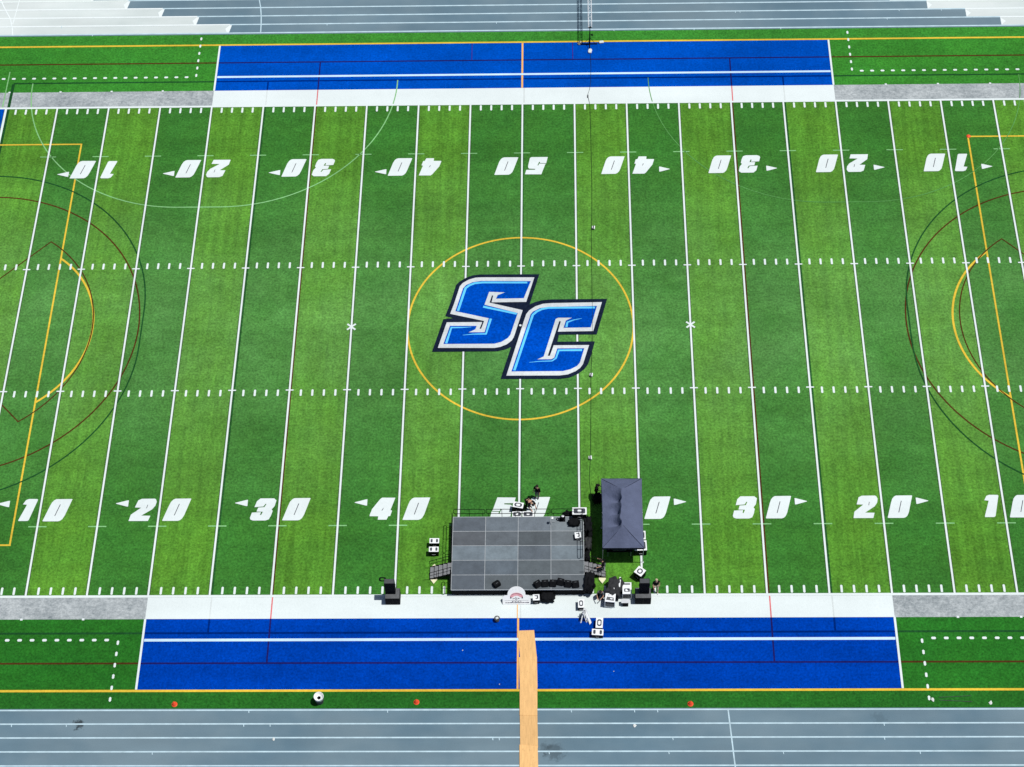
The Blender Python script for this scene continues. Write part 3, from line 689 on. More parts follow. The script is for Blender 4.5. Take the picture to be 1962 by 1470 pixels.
# ---- soft black heaps
def lump(name, label, cat, x, y, z, sx, sy, sz, mat, seed, rz=0, group=None, wrinkle=.09):
    r = random.Random(seed); t = bmesh.new(); bmesh.ops.create_cube(t, size=1.0); bmesh.ops.subdivide_edges(t, edges=list(t.edges), cuts=7, use_grid_fill=True)
    ph = [r.uniform(0, 6.28) for _ in range(6)]
    for v in t.verts:
        p = v.co.copy(); n = p.normalized()*.62; q = p.lerp(n, .45)
        w = wrinkle*(math.sin(p.x*11+ph[0])*math.sin(p.y*9+ph[1])+.6*math.sin(p.y*17+p.z*6+ph[2])+.5*math.sin(p.x*19+ph[3]))
        q += n.normalized()*w*(.4+.6*(p.z > -.4)); q.z = max(q.z, -.5); v.co = (q.x*sx, q.y*sy, (q.z+.5)*sz)
    m = MB(); m.add(t); m.smooth(); o = m.build(name, mat, loc=(x, y, z)); o.rotation_euler = (0, 0, math.radians(rz)); tag(o, label, cat, group); return o
gH = 'equipment under black cloth by the stage'
lump('covered_case', 'rounded heap under black cloth at the far right corner of the stage', 'covered case', 5.20, -19.0, 0, .62, 1.35, 1.05, M['black_cloth'], 1, 4, gH, .13)
lump('covered_case', 'rounded heap under black cloth between the stage and the tent, middle one of three', 'covered case', 5.16, -20.5, 0, .52, 1.0, .9, M['charcoal_cloth'], 2, -5, gH, .13)
lump('covered_case', 'slim black covered heap between the stage and the tent just above the right stairs', 'covered case', 5.12, -21.5, 0, .36, .7, .7, M['black_cloth'], 3, 3, gH)
lump('covered_case', 'black bundle on the grass at the upper left corner post of the tent', 'covered case', 5.95, -16.35, 0, .62, .55, .75, M['black_cloth'], 9, 15, gH, .12)
lump('covered_case', 'black cloth heap on the deck beneath the large white lidded case', 'covered case', 4.15, -18.92, EL, .85, .55, .38, M['black_cloth'], 4, 0, gH, .06)
lump('covered_case', 'long black cloth bundle behind the rear guard rail left of the large white lidded case', 'covered case', 3.80, -17.98, 0, .85, .42, .95, M['black_cloth'], 5, 0, gH)
lump('covered_case', 'tall black draped heap at the near right corner of the stage', 'covered case', 5.22, -23.85, 0, .78, 1.25, 1.2, M['black_cloth'], 6, -8, gH, .13)
lump('covered_case', 'black quilted cover lying over gear right of the sign, spilling onto the white border', 'covered case', 2.15, -24.78, 0, 1.0, .70, .5, M['black_cloth'], 7, 0, gH)
lump('covered_case', 'large dark grey cover with a white tape corner in the clutter by the right speakers', 'covered case', 7.10, -24.15, 0, 1.0, 1.45, .95, M['charcoal_cloth'] if 'charcoal_cloth' in M else M['black'], 8, -20, gH)
tp = MB(); tp.box(7.46, -23.95, .90, .12, .95, .05, .015, Matrix.Rotation(math.radians(-6), 4, 'Z')); tp.box(7.26, -24.42, .90, .50, .12, .052, .015); tag(tp.build('white_strap', M['white_plastic']), 'white L shaped strap lying on the dark grey cover', 'strap')

# ---- speakers
def speaker_sub(x, y, w, label):
    t = thing('subwoofer', label, 'speaker', (x, y, 0), 0, 'subwoofers under the tall speakers'); d, h = .88, .9
    MB().box(0, 0, h/2, w, d, h, .02).build('cabinet', M['black'], t)
    MB().box(0, 0, h+.002, w-.04, d-.04, .01).build('top_panel', M['box_grey'], t)
    for s in (-1, 1): MB().box(s*w/4, -d/2-.008, h/2, w/2-.06, .02, h-.12, .006).build('grille', M['black_cloth'], t)
def speaker_top(x, y, z, w, label):
    t = thing('column_speaker', label, 'speaker', (x, y, z), 0, 'tall speakers on the subwoofers'); d, h = .42, 1.55
    MB().box(0, 0, h/2, w, d, h, .025).build('cabinet', M['black'], t)
    MB().box(0, -d/2-.006, h/2, w-.08, .02, h-.1, .006).build('grille', M['black_cloth'], t)
    MB().box(0, 0, h+.002, w-.05, d-.06, .01).build('top_panel', M['charcoal'], t)
    for s in (-1, 1): MB().tube([(s*(w/2-.03), -.1, h*.6), (s*(w/2+.03), -.1, h*.6), (s*(w/2+.03), .1, h*.6), (s*(w/2-.03), .1, h*.6)], .015, 5).build('handle', M['black_cloth'], t)
speaker_sub(-9.22, -24.78, 1.08, 'black subwoofer on the white border left of the stage'); speaker_top(-9.36, -24.62, .905, .76, 'tall black speaker standing on the subwoofer left of the stage')
speaker_sub(9.15, -24.80, 1.16, 'black subwoofer on the white border right of the stage'); speaker_top(9.22, -24.66, .905, .74, 'tall black speaker standing on the subwoofer right of the stage')
# ---- floor wedges
wedge0 = []
def wedge(x, y, rz, label, w=.5):
    if not wedge0:
        t = thing('monitor_wedge', label, 'speaker', (x, y, EL), math.radians(rz), 'black monitor wedges along the front of the stage')
        b = bmesh.new(); pr = [(-.24, 0), (.22, 0), (.26, .12), (.06, .36), (-.2, .34)]
        L0 = [b.verts.new((-w/2, p[0], p[1])) for p in pr]; R0 = [b.verts.new((w/2, p[0], p[1])) for p in pr]
        b.faces.new(L0[::-1]); b.faces.new(R0)
        for i in range(5): j = (i+1) % 5; b.faces.new((L0[i], L0[j], R0[j], R0[i]))
        bmesh.ops.recalc_face_normals(b, faces=b.faces); bmesh.ops.bevel(b, geom=list(b.edges), offset=.02, segments=2, affect='EDGES')
        m = MB(); m.add(b); m.build('cabinet', M['black'], t)
        g = MB(); g.box(0, .168, .243, w-.06, .31, .012, .003, Matrix.Rotation(math.atan2(-.24, .20), 4, 'X')); g.build('grille', M['black_cloth'], t)
        h = MB(); h.box(0, -.06, .352, .16, .05, .02, .004); h.build('handle', M['charcoal'], t); wedge0.append(t); return t
    s = wedge0[0]; r = s.copy(); COL.objects.link(r); r.location = (x, y, EL); r.rotation_euler = (0, 0, math.radians(rz)); r['label'] = label
    for ch in s.children:
        c = ch.copy(); COL.objects.link(c); c.parent = r
    return r
wedge(-1.58, -24.1, 35, 'lone black monitor wedge turned at an angle left of the sign')
nth = ['nearest the sign, turned more than the rest', 'second from the sign', 'third from the sign', 'fourth from the sign, set slightly back', 'fifth from the sign', 'at the right end beside the black draped heap']
for (x, y, r), nn in zip(((1.42, -24.12, 32), (1.98, -24.06, 4), (2.56, -24.05, -4), (3.12, -23.94, -14), (3.66, -24.10, -6), (4.22, -24.14, 8)), nth):
    wedge(x, y, 180+r, 'black wedge in the row of six, '+nn)
# ---- items on deck
t = thing('cymbal_stand', 'silver stand with three splayed feet near the far edge of the stage', 'stand', (2.5, -18.85, EL))
MB().cone((0, 0, .25), (0, 0, .8), .014, .012, 6).build('pole', M['metal'], t)
for k in range(3): a = k*2.094+.4; MB().cone((0, 0, .3), (.26*math.cos(a), .26*math.sin(a), .01), .012, .012, 6).build('leg', M['metal'], t)
MB().cone((0, 0, .8), (0, 0, .83), .12, .03, 12).build('head', M['metal'], t)
t = thing('stage_fan', 'round grey faced fan with a black base near the far edge of the stage', 'fan', (3.25, -18.58, EL))
m = MB(); m.cone((0.05, 0, .34), (.05, .05, .44), .20, .20, 18); m.build('cage', M['black'], t)
m = MB(); m.ball((.05, .03, .42), .14, 12, (1, 1, .55)); m.smooth(); m.build('hub', M['metal'], t)
MB().box(.05, 0, .14, .12, .2, .28, .02).box(.03, -.02, .03, .44, .30, .05, .02).build('base', M['black'], t)
MB().tube([(-.12, -.12, .03), (-.3, -.08, .02), (-.42, .02, .02), (-.36, .16, .02), (-.24, .12, .02)], .035, 6).build('cord', M['black'], t)

# ---- leaning sign board
def sign():
    t = thing('sign_board', 'white cut out sign board with a domed top leaning on the stage front', 'sign', (-.12, -25.22, 0)); t.rotation_euler = (math.radians(51), 0, math.radians(.5))
    out = [(-1.03, .05), (-.98, 0), (.98, 0), (1.03, .05), (1.03, .55), (.98, .66), (.90, .72), (.66, .74)]
    out += [(.66*math.cos(math.radians(a)), .80+.62*math.sin(math.radians(a))) for a in range(5, 176, 10)] + [(-.66, .74), (-.88, .72), (-.97, .66), (-1.03, .55)]
    b = bmesh.new(); f = b.faces.new([b.verts.new((p[0], p[1], 0)) for p in out]); f.normal_update()
    r = bmesh.ops.extrude_face_region(b, geom=[f]); bmesh.ops.translate(b, vec=(0, 0, .05), verts=[v for v in r['geom'] if isinstance(v, bmesh.types.BMVert)]); bmesh.ops.recalc_face_normals(b, faces=b.faces)
    m = MB(); m.add(b); m.build('board', M['sign_white'], t)
    z = .054; e = MB()
    e.stroke([(.36*math.cos(math.radians(a)), .60+.22*math.sin(math.radians(a))) for a in range(-10, 191, 10)], .24, z=z); e.build('red_emblem', M['sign_red'], t)
    d = MB()
    d.stroke([(.43*math.cos(math.radians(a)), .62+.24*math.sin(math.radians(a))) for a in range(25, 160, 9)], .035, z=z+.003)
    for s in (-1, 1): d.poly([(s*.42-.05, .48), (s*.42+.05, .48), (s*.42+.05, .62), (s*.42-.03, .64)], z+.003)
    for x, w, y0, y1 in ((-.16, .05, .45, .52), (-.05, .04, .32, .60), (.03, .03, .20, .56), (.16, .12, .46, .51), (-.24, .1, .44, .48)): d.rect(x-w/2, y0, x+w/2, y1, z+.006)
    d.build('emblem_detail', M['sign_dark'], t)
    g = MB(); g.rect(-.86, .31, -.34, .335, z); g.rect(.38, .31, .88, .335, z); g.build('grey_rule', M['sign_grey'], t)
    l = MB(); rr = random.Random(11); x = -.82
    for w, h in ((.10, .06), (.04, .05), (.10, .06), (.05, .05), (.13, .07), (.05, .17), (.12, .05), (.05, .16), (.11, .06), (.05, .15), (.12, .06), (.04, .13), (.10, .05), (.09, .06), (.05, .05), (.10, .06), (.15, .07)):
        l.rect(x, .12, x+w, .12+h, z+.003); x += w+.018
    l.rect(-.34, .27, -.12, .31, z+.003); l.rect(.10, .27, .36, .31, z+.003)
    l.build('lettering', M['sign_dark'], t)
sign()

# ---- truss over the track
def truss():
    t = thing('truss_span', 'white lattice truss running out over the running track from its black stand', 'truss', (6.01, 31.55, 2.2)); Ln = 11.4; hw = .15
    m = MB()
    for sx in (-1, 1):
        for sz in (0, .3): m.cone((sx*hw, 0, sz), (sx*hw-.0, Ln, sz), .026, .026, 8)
    m.build('chord', M['white_metal'], t)
    m = MB(); n = 30
    for i in range(n):
        a, b = Ln*i/n, Ln*(i+1)/n; s = 1 if i % 2 else -1
        for z in (0, .3): m.cone((s*hw, a, z), (-s*hw, b, z), .012, .012, 5)
        for sx in (-1, 1): m.cone((sx*hw, a, 0 if i % 2 else .3), (sx*hw, b, .3 if i % 2 else 0), .012, .012, 5)
    m.build('lacing', M['white_metal'], t)
    for y, lb in ((31.6, 'black crank stand with outriggers holding the near end of the white truss'), (31.6+11.2, 'black crank stand holding the far end of the white truss')):
        s = thing('truss_stand', lb, 'stand', (6.0, y, 0), group='stands under the white truss')
        MB().cone((0, 0, .05), (0, 0, 1.5), .06, .055, 10).cone((0, 0, 1.3), (0, 0, 2.16), .04, .04, 10).build('mast', M['black'], s)
        MB().box(0, 0, 2.165, .36, .14, .04, .01).build('fork', M['black'], s)
        for dx, dy in ((-.68, .05), (.62, .05), (0, -.85), (0, .6)):
            MB().box(dx/2, dy/2, .06, abs(dx)+.08 if dx else .08, abs(dy)+.08 if abs(dy) > .1 else .08, .07, .01).cone((dx*.8, dy*.8, .08), (0, 0, .85), .02, .02, 6).cone((dx, dy, 0), (dx, dy, .14), .05, .03, 8).build('outrigger', M['black'], s)
        MB().cone((.06, -.02, 1.25), (.20, -.02, 1.25), .02, .02, 6).ball((.2, -.04, 1.25), .10, 8).build('winch', M['black'], s)
truss()
def sandbag(x, y, mat, label, rz=0, s=1.0):
    o = lump('sandbag', label, 'sandbag', x, y, 0, .42*s, .26*s, .16, mat, int(abs(x*100)), rz, 'sandbags at the truss stand', .05)
sandbag(6.02, 30.72, M['bag_white'], 'white and tan sandbag on the blue turf in front of the truss stand', 80, 1.15)
sandbag(5.10, 31.72, M['sandbag'], 'tan sandbag left of the truss stand on the yellow line', 60)
sandbag(7.05, 31.80, M['bag_white'], 'pale sandbag right of the truss stand on the yellow line', 10)
# ---- cables and cable boxes on the field
def cable(name, pts, r, label, mat):
    m = MB(); m.tube([(p[0], p[1], p[2] if len(p) > 2 else .05) for p in pts], r, 5); tag(m.build(name, mat), label, 'cable')
P = [(6.04, 30.5), (6.08, 29), (6.03, 26.9), (5.9, 26.0), (5.72, 25.35), (5.83, 24.9), (5.93, 24.1), (5.96, 20), (5.97, 15), (5.93, 12), (5.86, 10.4), (5.84, 6), (5.82, 1.4), (5.76, -2), (5.62, -4.7), (5.58, -8), (5.47, -12.6), (5.36, -14.5), (5.5, -16.2), (5.7, -17)]
M['cable'] = plain('rubber_cable', (0.010, 0.026, 0.010, 1), 0.8, 0.1, 8)
cable('signal_cable', P, .014, 'thin black cable running the width of the field from the truss to the tent', M['cable'])
for x, y, lb in ((6.02, 10.30, 'small white and grey cable box beyond the upper hash marks'), (5.62, -4.75, 'small white and grey cable box beside the midfield logo'), (5.44, -12.55, 'small pale cable box nearest the tent')):
    t = thing('cable_box', lb, 'cable box', (x, y, 0), random.uniform(-.2, .2), 'small boxes along the cable across the field')
    MB().box(0, 0, .08, .16, .34, .16, .02).build('body', M['charcoal'], t); MB().box(.09, 0, .09, .09, .32, .17, .02).build('side_cover', M['white_plastic'], t); MB().box(-.08, .02, .09, .05, .24, .15, .01).build('side_cover', M['white_plastic'], t)
MB_ = MB().box(0, 0, .05, .10, .32, .10, .015); tag(MB_.build('cable_joint', M['box_grey'], loc=(5.76, 25.25, 0)), 'slim grey cable joint on the upper white border', 'cable joint')
# ---- plywood path
pl = [((-.03, -27.41), (1.17, -27.37), (1.38, -29.62), (.17, -29.66), .02), ((.08, -29.56), (1.38, -29.52), (1.43, -31.95), (.16, -31.96), .042),
      ((.15, -31.86), (1.42, -31.90), (1.42, -34.15), (.17, -34.13), .062), ((.18, -34.02), (1.42, -34.0), (1.47, -36.60), (.22, -36.52), .04), ((.17, -36.38), (1.45, -36.52), (1.50, -38.85), (.20, -38.8), .062), ((.2, -38.72), (1.47, -38.76), (1.5, -41.1), (.22, -41.1), .04)]
lbs = ['plywood sheet at the top end of the path on the blue turf', 'plywood sheet crossing the maroon line, second from the top of the path', 'plywood sheet from the blue turf to the grass strip, third from the top', 'plywood sheet on the inner track lanes, fourth from the top', 'plywood sheet at the bottom edge of the photo on the track', 'plywood sheet on the outermost track lanes']
for q, lb in zip(pl, lbs):
    b = bmesh.new(); vs = [b.verts.new((p[0], p[1], q[4])) for p in q[:4]]; f = b.faces.new(vs); r = bmesh.ops.extrude_face_region(b, geom=[f]); bmesh.ops.translate(b, vec=(0, 0, .018), verts=[v for v in r['geom'] if isinstance(v, bmesh.types.BMVert)]); bmesh.ops.recalc_face_normals(b, faces=b.faces)
    m = MB(); m.add(b); tag(m.build('plywood_sheet', M['ply']), lb, 'plywood sheet', 'plywood sheets laid end to end over turf and track')
# ---- bin, cones, small things
t = thing('trash_barrel', 'white open barrel with a dark hole inside on the grass strip', 'barrel', (-14.12, -33.02, 0))
def lathe(prof, n=28):
    b = bmesh.new(); rings = [[b.verts.new((r*math.cos(2*math.pi*k/n), r*math.sin(2*math.pi*k/n), z)) for k in range(n)] for r, z in prof]
    for a, c in zip(rings[:-1], rings[1:]):
        for k in range(n): b.faces.new((a[k], a[(k+1) % n], c[(k+1) % n], c[k]))
    bmesh.ops.recalc_face_normals(b, faces=b.faces); m = MB(); m.add(b); m.smooth(); return m
lathe([(.27, 0), (.30, .3), (.32, .6), (.34, .84), (.36, .86), (.33, .87), (.31, .84), (.27, .70), (.13, .62)]).build('shell', M['white_plastic'], t)
lathe([(.135, .622), (.13, .4), (.001, .4)]).build('opening', M['black'], t)
lathe([(.275, .02), (.285, .12), (.33, .60)]).build('liner_band', M['charcoal'], t)
cone0 = None
for x, y, lb in ((-24.52, -33.22, 'orange cone on the grass strip, leftmost of the three'), (-7.2, -33.08, 'orange cone on the grass strip left of the plywood path'), (12.29, -33.25, 'orange cone on the grass strip right of the plywood path')):
    if cone0 is None:
        t = thing('traffic_cone', lb, 'cone', (x, y, 0), 0, 'orange cones along the inside of the track')
        lathe([(.21, .0), (.21, .025), (.16, .03)], 20).build('base', M['cone'], t)
        lathe([(.17, .024), (.15, .05), (.045, .42), (.02, .43)], 18).build('body', M['cone'], t); cone0 = t
    else:
        r = cone0.copy(); COL.objects.link(r); r.location = (x, y, 0); r['label'] = lb; r.rotation_euler = (0, 0, x)
        for ch in cone0.children: c = ch.copy(); COL.objects.link(c); c.parent = r
t = thing('corner_marker', 'small red disc marker on the upper corner of the right penalty box', 'marker', (38.5, 20.2, 0)); lathe([(.19, .02), (.17, .05), (.08, .09), (.001, .09)], 16).build('disc', M['cone'], t)
t = thing('bucket', 'small dark bucket with a pale rag at the upper edge of the near blue turf', 'bucket', (-1.54, -26.55, 0)); lathe([(.17, 0), (.21, .36), (.19, .36), (.16, .1), (.001, .1)], 18).build('shell', M['charcoal'], t)
o = lump('rag', None, None, 0, 0, .2, .20, .15, .22, M['bag_white'], 31, 20, None, .12); o.parent = t
t = thing('cable_coil', 'small tangle of black cable on the grass left of the left speakers', 'cable coil', (-10.1, -23.1, 0))
for k in range(3): MB().tube([((.16+.03*k)*math.cos(a*.5236+k)*(1.2 if a % 2 else 1), (.13+.02*k)*math.sin(a*.5236+k), .03+.02*k) for a in range(11)], .02, 5).build('loop', M['black'], t)
# a folded pair of white panels
t = thing('folding_trestle', 'white slatted folding trestle straddling the white border and the blue turf', 'trestle', (4.86, -26.3, 0))
def frame(p, q, w, nsl):
    m = MB(); p = Vector(p); q = Vector(q); d = (q-p); 
    s = Vector((w[0], w[1], 0))
    for a in (p-s, p+s): m.cone(a, a+d, .028, .028, 6)
    for k in range(nsl):
        c = p+d*((k+.5)/nsl); m.cone(c-s, c+s, .022, .022, 6)
    return m
frame((.18, -.42, .02), (-.12, .1, .85), (.05, .02), 2).build('leg_frame', M['white_plastic'], t)
m = MB(); m.poly([(-.02, .32, .80), (.10, .30, .80), (.50, -.46, .06), (.36, -.62, .02)]); m.poly([(-.02, .32, .77), (.10, .30, .77), (.50, -.46, .03), (.36, -.62, .0)]); m.build('panel', M['white_plastic'], t)
m = MB(); m.poly([(-.08, .3, .80), (.0, .28, .80), (-.24, -.50, .06), (-.32, -.50, .03)]); m.build('panel', M['white_plastic'], t)
for k in range(4): MB().cone((-.42+.16*k, -.35, .02), (-.1+.04*k, .2, .70), .03, .03, 5).build('slat', M['black_cloth'], t)
for x, y, rz, lb in ((29.9, -32.78, 3, 'long thin grey pole on the grass strip by the right dashed box, the upper one'), (29.9, -33.0, -3, 'long thin grey pole on the grass strip by the right dashed box, the lower one')):
    m = MB(); m.cone((0, 0, .03), (2.3, 0, .03), .018, .018, 6); o = m.build('loose_pole', M['charcoal'], loc=(x, y, 0)); o.rotation_euler = (0, 0, math.radians(rz)); tag(o, lb, 'pole', 'poles lying on the grass strip')
rr = random.Random(21)
for x, y, lb in ((-17.19, -35.94, 'scrap of white paper on the track lane below the barrel'), (8.28, -34.92, 'scrap of white paper on the track right of the plywood'), (29.45, -32.98, 'crumpled white scrap at the end of the loose poles'), (33.49, -33.21, 'scrap of white paper on the grass strip near the right edge'), (6.9, -30.7, 'tiny white scrap on the near blue turf right of the plywood'), (-1.3, -31.7, 'tiny white scrap on the near blue turf left of the halfway line'), (-4.0, -29.0, 'tiny white scrap in the middle of the near blue turf'), (1.55, -21.55, '')):
    if not lb: continue
    s = .12 if 'tiny' not in lb else .04
    b = bmesh.new(); n = 6; vs = [b.verts.new((s*math.cos(k*1.047)*rr.uniform(.6, 1.3), s*1.4*math.sin(k*1.047)*rr.uniform(.6, 1.2), rr.uniform(.03, .07))) for k in range(n)]; c = b.verts.new((0, 0, .09))
    for k in range(n): b.faces.new((vs[k], vs[(k+1) % n], c))
    m = MB(); m.add(b); o = m.build('paper_scrap', M['bag_white'], loc=(x, y, 0)); tag(o, lb, 'litter', 'scraps of litter')
# ---- table with a mixing desk under the tent
t = thing('console_table', 'folding table with black cover and a mixing desk in the shade of the tent', 'table', (7.5, -20.9, 0))
MB().box(0, 0, .74, 1.9, .75, .04, .01).build('tabletop', M['black'], t)
for s in (-1, 1):
    for u in (-1, 1): MB().cone((s*.85, u*.3, 0), (s*.85, u*.3, .72), .018, .018, 6).build('leg', M['metal'], t)
d = thing('mixing_desk', 'grey mixing desk on the table under the tent', 'mixing desk', (7.5, -20.92, .765)); MB().box(0, 0, .09, 1.0, .55, .14, .02, Matrix.Rotation(.15, 4, 'X')).build('body', M['screen'], d)
k_ = MB()
for i in range(12): k_.box(-.42+.075*i, -.12, .165, .02, .06, .02, .003)
k_.build('fader', M['metal'], d)
# ================================================================ PEOPLE
def skin_mesh(name, verts, edges, rad, mat, parent, root=0, sub=1):
    """one continuous surface grown around joints: verts {key: (x,y,z)}, rad {key: (a,b)}"""
    keys = list(verts); idx = {k: i for i, k in enumerate(keys)}
    b = bmesh.new(); lay = b.verts.layers.skin.verify(); vs = []
    for k in keys:
        v = b.verts.new(verts[k]); r = rad[k]; r = (r, r) if not isinstance(r, tuple) else r
        v[lay].radius = r; v[lay].use_root = (k == root or idx[k] == root); vs.append(v)
    for a, c in edges: b.edges.new((vs[idx[a]], vs[idx[c]]))
    me = bpy.data.meshes.new(name+'_bones'); b.to_mesh(me); b.free()
    tmp = bpy.data.objects.new(name, me); COL.objects.link(tmp)
    tmp.modifiers.new('s', 'SKIN'); sb = tmp.modifiers.new('u', 'SUBSURF'); sb.levels = sub; sb.render_levels = sub
    bpy.context.view_layer.update()
    ev = tmp.evaluated_get(bpy.context.evaluated_depsgraph_get())
    out = bpy.data.meshes.new_from_object(ev); out.name = name
    bpy.data.objects.remove(tmp, do_unlink=True); bpy.data.meshes.remove(me)
    for p in out.polygons: p.use_smooth = True
    out.materials.clear()
    return link(name, out, mat, parent)

def person(label, x, y, z, rz, pose, shirt, legs, hair, shoes='black', s=1.0, sleeve=.75):
    t = thing('person', label, 'person', (x, y, z), math.radians(rz), 'people setting up the stage')
    P = {'pel': (0, 0, .95), 'waist': (0, 0, 1.08), 'chest': (0, 0, 1.32), 'neck': (0, .01, 1.47), 'head0': (0, .02, 1.56), 'head1': (0, .02, 1.66), 'head2': (0, .01, 1.72), 'nose': (0, .125, 1.62),
         'shL': (-.19, 0, 1.40), 'elL': (-.25, .02, 1.12), 'wrL': (-.26, .12, .89), 'shR': (.19, 0, 1.40), 'elR': (.25, .02, 1.12), 'wrR': (.26, .12, .89),
         'hipL': (-.10, 0, .90), 'knL': (-.11, .03, .50), 'anL': (-.11, -.02, .09), 'toL': (-.13, .16, .04),
         'hipR': (.10, 0, .90), 'knR': (.11, .03, .50), 'anR': (.11, -.02, .09), 'toR': (.13, .16, .04)}
    P.update(pose); P = {k: tuple(c*s for c in v) for k, v in P.items()}
    R = {'pel': (.13*s, .11*s), 'waist': (.125*s, .10*s), 'chest': (.15*s, .115*s), 'neck': .055*s, 'head0': (.075*s, .085*s), 'head1': (.085*s, .10*s), 'head2': (.055*s, .065*s), 'nose': .016*s}
    for q in 'LR': R.update({'sh'+q: .060*s, 'el'+q: .042*s, 'wr'+q: .028*s, 'hip'+q: .088*s, 'kn'+q: .058*s, 'an'+q: .042*s, 'to'+q: .034*s})
    E_ = [('pel', 'waist'), ('waist', 'chest'), ('chest', 'neck'), ('neck', 'head0'), ('head0', 'head1'), ('head1', 'head2'), ('head0', 'nose')]
    for q in 'LR': E_ += [('chest', 'sh'+q), ('sh'+q, 'el'+q), ('el'+q, 'wr'+q), ('pel', 'hip'+q), ('hip'+q, 'kn'+q), ('kn'+q, 'an'+q), ('an'+q, 'to'+q)]
    V = dict(P)
    for q, sg in (('L', 1), ('R', -1)):        # palm, four fingers and a thumb on the side of the palm
        w = Vector(P['wr'+q]); d = (w-Vector(P['el'+q])).normalized(); side = d.cross(Vector((0, 0, 1)) if abs(d.z) < .8 else Vector((0, 1, 0))).normalized()*sg; cu = d.cross(side)
        pm = w+d*.07; V['pa'+q] = tuple(pm); R['pa'+q] = (.036*s, .022*s); E_.append(('wr'+q, 'pa'+q))
        for i, ln in enumerate((.068, .078, .072, .056)):
            o = side*(.027-.018*i); a = pm+d*.03+o; c = a+d*ln*.55+cu*.008; e = c+d*ln*.4+cu*.022
            for nm, pt, r in (('a', a, .0095), ('b', c, .0085), ('c', e, .0075)): k = 'f%s%s%d' % (nm, q, i); V[k] = tuple(pt); R[k] = r*s
            E_ += [('pa'+q, 'fa%s%d' % (q, i)), ('fa%s%d' % (q, i), 'fb%s%d' % (q, i)), ('fb%s%d' % (q, i), 'fc%s%d' % (q, i))]
        a = w+d*.035+side*.035; c = a+side*.02+d*.03
        for nm, pt, r in (('ta', a, .012), ('tb', c, .0095)): V[nm+q] = tuple(pt); R[nm+q] = r*s
        E_ += [('wr'+q, 'ta'+q), ('ta'+q, 'tb'+q)]
    skin_mesh('body', V, E_, R, M['skin'], t)
    def cloth(name, keys, edges, grow, mat, ends={}):
        v = {k: P[k] for k in keys}; r = {}
        for k in keys:
            a = R[k]; a = a if isinstance(a, tuple) else (a, a); r[k] = (a[0]+grow, a[1]+grow)
        for k, (a, b_, f, ra) in ends.items(): v[k] = tuple(Vector(P[a]).lerp(Vector(P[b_]), f)); r[k] = (ra*s, ra*s)
        skin_mesh(name, v, edges, r, mat, t)
    cloth('shirt', ['waist', 'pel', 'chest', 'shL', 'shR'], [('waist', 'pel'), ('waist', 'chest'), ('chest', 'nk'), ('chest', 'shL'), ('chest', 'shR'), ('shL', 'slL'), ('shR', 'slR')], .022*s, shirt,
          {'nk': ('chest', 'neck', .75, .07), 'slL': ('shL', 'elL', sleeve, .064), 'slR': ('shR', 'elR', sleeve, .064)})
    cloth('trousers', ['pel', 'hipL', 'hipR', 'knL', 'knR'], [('pel', 'hipL'), ('pel', 'hipR'), ('hipL', 'knL'), ('hipR', 'knR'), ('knL', 'cuL'), ('knR', 'cuR')], .017*s, legs,
          {'cuL': ('knL', 'anL', .93, .062), 'cuR': ('knR', 'anR', .93, .062)})
    for q in 'LR':
        a = Vector(P['an'+q]); c = Vector(P['to'+q])
        skin_mesh('shoe', {'a': tuple(a+Vector((0, 0, -.03))), 'b': tuple(a.lerp(c, .55)), 'c': tuple(a.lerp(c, 1.25))}, [('a', 'b'), ('b', 'c')], {'a': .052*s, 'b': (.05*s, .045*s), 'c': (.04*s, .032*s)}, M[shoes], t)
    h = Vector(P['head1']); up = (Vector(P['head2'])-Vector(P['neck'])).normalized(); fw = (Vector(P['nose'])-Vector(P['head0'])); fw = (fw-up*fw.dot(up)).normalized()
    b = bmesh.new(); bmesh.ops.create_uvsphere(b, u_segments=14, v_segments=10, radius=.112*s)
    for v in b.verts:
        if v.co.y > .02*s and v.co.z < .03*s: v.co.y *= .45            # hairline leaves the face free
        if v.co.z < -.05*s: v.co *= .8
    rot = Matrix((up.cross(fw)*-1, fw, up)).transposed().to_4x4()
    bmesh.ops.transform(b, matrix=Matrix.Translation(h-fw*.018*s+up*.01) @ rot, verts=b.verts); m = MB(); m.add(b); m.smooth(); m.build('hair', hair, t)
    f = MB()
    for q in (-1, 1): f.ball(tuple(Vector(P['head0'])+up*.055*s+fw*.088*s+up.cross(fw)*q*.032*s), .011*s, 6)
    f.build('eyes', M['white_plastic'], t)
    return t
walk = {'elL': (-.26, -.10, 1.14), 'wrL': (-.25, .02, .92), 'elR': (.27, .10, 1.15), 'wrR': (.22, .28, 1.02), 'knL': (-.10, .16, .52), 'anL': (-.10, .16, .10), 'toL': (-.11, .34, .05), 'knR': (.10, -.04, .50), 'anR': (.10, -.30, .14), 'toR': (.11, -.16, .04)}
bend = {'pel': (0, -.12, .92), 'waist': (0, -.02, 1.02), 'chest': (0, .24, 1.12), 'neck': (0, .40, 1.15), 'head0': (0, .48, 1.14), 'head1': (0, .57, 1.16), 'head2': (0, .62, 1.18), 'nose': (0, .55, 1.03),
        'shL': (-.19, .30, 1.12), 'elL': (-.26, .42, .88), 'wrL': (-.20, .60, .78), 'shR': (.19, .30, 1.12), 'elR': (.25, .45, .90), 'wrR': (.22, .66, .80), 'hipL': (-.11, -.12, .88), 'knL': (-.15, .02, .48), 'anL': (-.16, -.06, .09), 'toL': (-.18, .12, .04), 'hipR': (.11, -.12, .88), 'knR': (.15, -.02, .48), 'anR': (.17, -.16, .09), 'toR': (.19, .02, .04)}
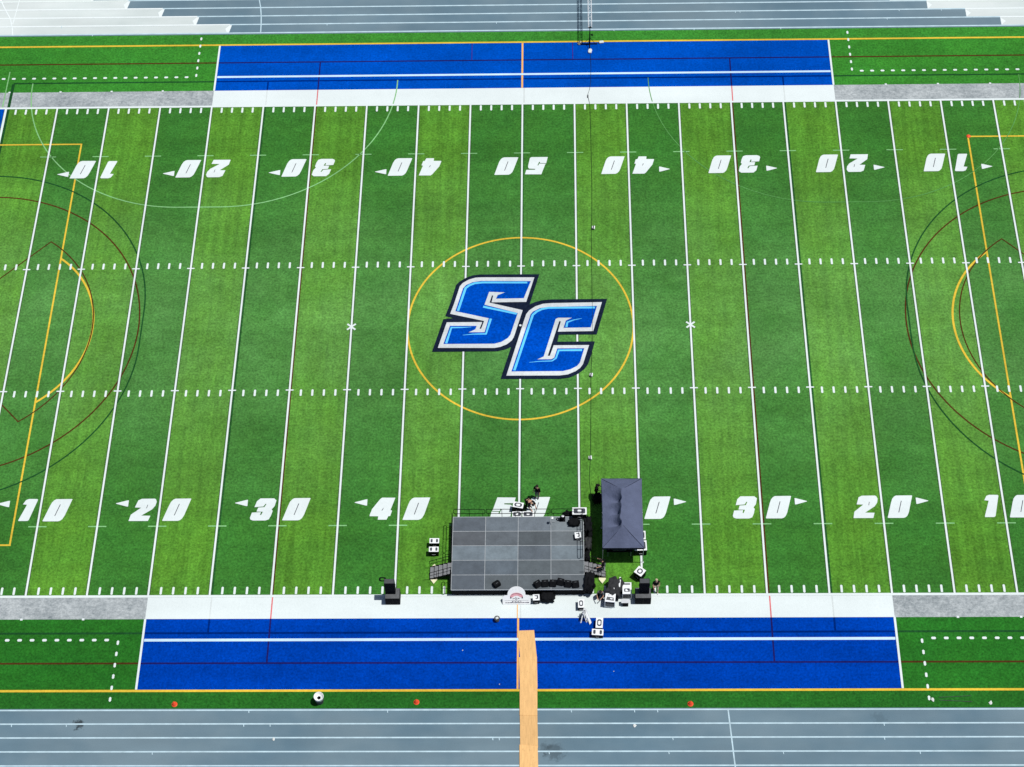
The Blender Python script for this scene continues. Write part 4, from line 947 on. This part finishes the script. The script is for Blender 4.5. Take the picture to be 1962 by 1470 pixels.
crouch = {'pel': (0, -.15, .42), 'waist': (0, -.12, .55), 'chest': (0, .04, .78), 'neck': (0, .12, .90), 'head0': (0, .17, .98), 'head1': (0, .19, 1.07), 'head2': (0, .18, 1.13), 'nose': (0, .28, 1.02), 'shL': (-.19, .06, .83), 'elL': (-.24, .28, .66), 'wrL': (-.12, .46, .58), 'shR': (.19, .06, .83), 'elR': (.25, .28, .64), 'wrR': (.14, .48, .55),
          'hipL': (-.11, -.14, .40), 'knL': (-.17, .26, .48), 'anL': (-.15, .02, .09), 'toL': (-.17, .2, .04), 'hipR': (.11, -.14, .40), 'knR': (.17, .24, .46), 'anR': (.15, -.02, .09), 'toR': (.17, .16, .04)}
reach = {'elR': (.26, .25, 1.25), 'wrR': (.20, .48, 1.20), 'elL': (-.25, .22, 1.20), 'wrL': (-.18, .44, 1.10), 'chest': (0, .05, 1.32), 'neck': (0, .09, 1.46), 'head0': (0, .14, 1.54), 'head1': (0, .16, 1.63), 'head2': (0, .17, 1.70), 'nose': (0, .24, 1.56)}
climb = {'knL': (-.11, .22, .66), 'anL': (-.11, .20, .28), 'toL': (-.12, .36, .24), 'elR': (.30, .15, 1.2), 'wrR': (.38, .36, 1.10), 'elL': (-.30, .12, 1.2), 'wrL': (-.36, .34, 1.12), 'chest': (0, .06, 1.32), 'neck': (0, .1, 1.46), 'head0': (0, .15, 1.54), 'head1': (0, .17, 1.63), 'head2': (0, .18, 1.70), 'nose': (0, .25, 1.56)}
Bk, Jn = M['shirt_black'], M['jeans']
person('person in black standing on the grass farthest behind the stage', 1.38, -16.05, 0, 150, {}, Bk, M['grey_cloth'], M['hair_dark'], sleeve=1.3)
person('person in black bending with both arms towards the road cases behind the stage', .72, -16.95, 0, -145, bend, Bk, M['shirt_black'], M['hair_dark'], s=1.08, sleeve=1.35)
person('fair haired person in a black shirt and khaki trousers walking past the right speakers', 10.12, -24.15, 0, 188, walk, Bk, M['khaki'], M['hair_fair'], 'bag_white')
person('person in black climbing the right stage stairs', 6.28, -22.52, .06, 80, climb, Bk, M['grey_cloth'], M['hair_dark'])
person('person in grey and black crouching on the white border by the large dark cover', 6.08, -24.62, 0, 165, crouch, M['grey_cloth'], Bk, M['hair_dark'])
person('person in black leaning in at the upper left corner post of the tent', 5.86, -15.95, 0, -100, reach, Bk, Bk, M['hair_dark'])
person('person in dark clothes working in the shade under the left eave of the tent', 6.42, -18.6, 0, -90, reach, M['jeans'], Bk, M['hair_dark'])
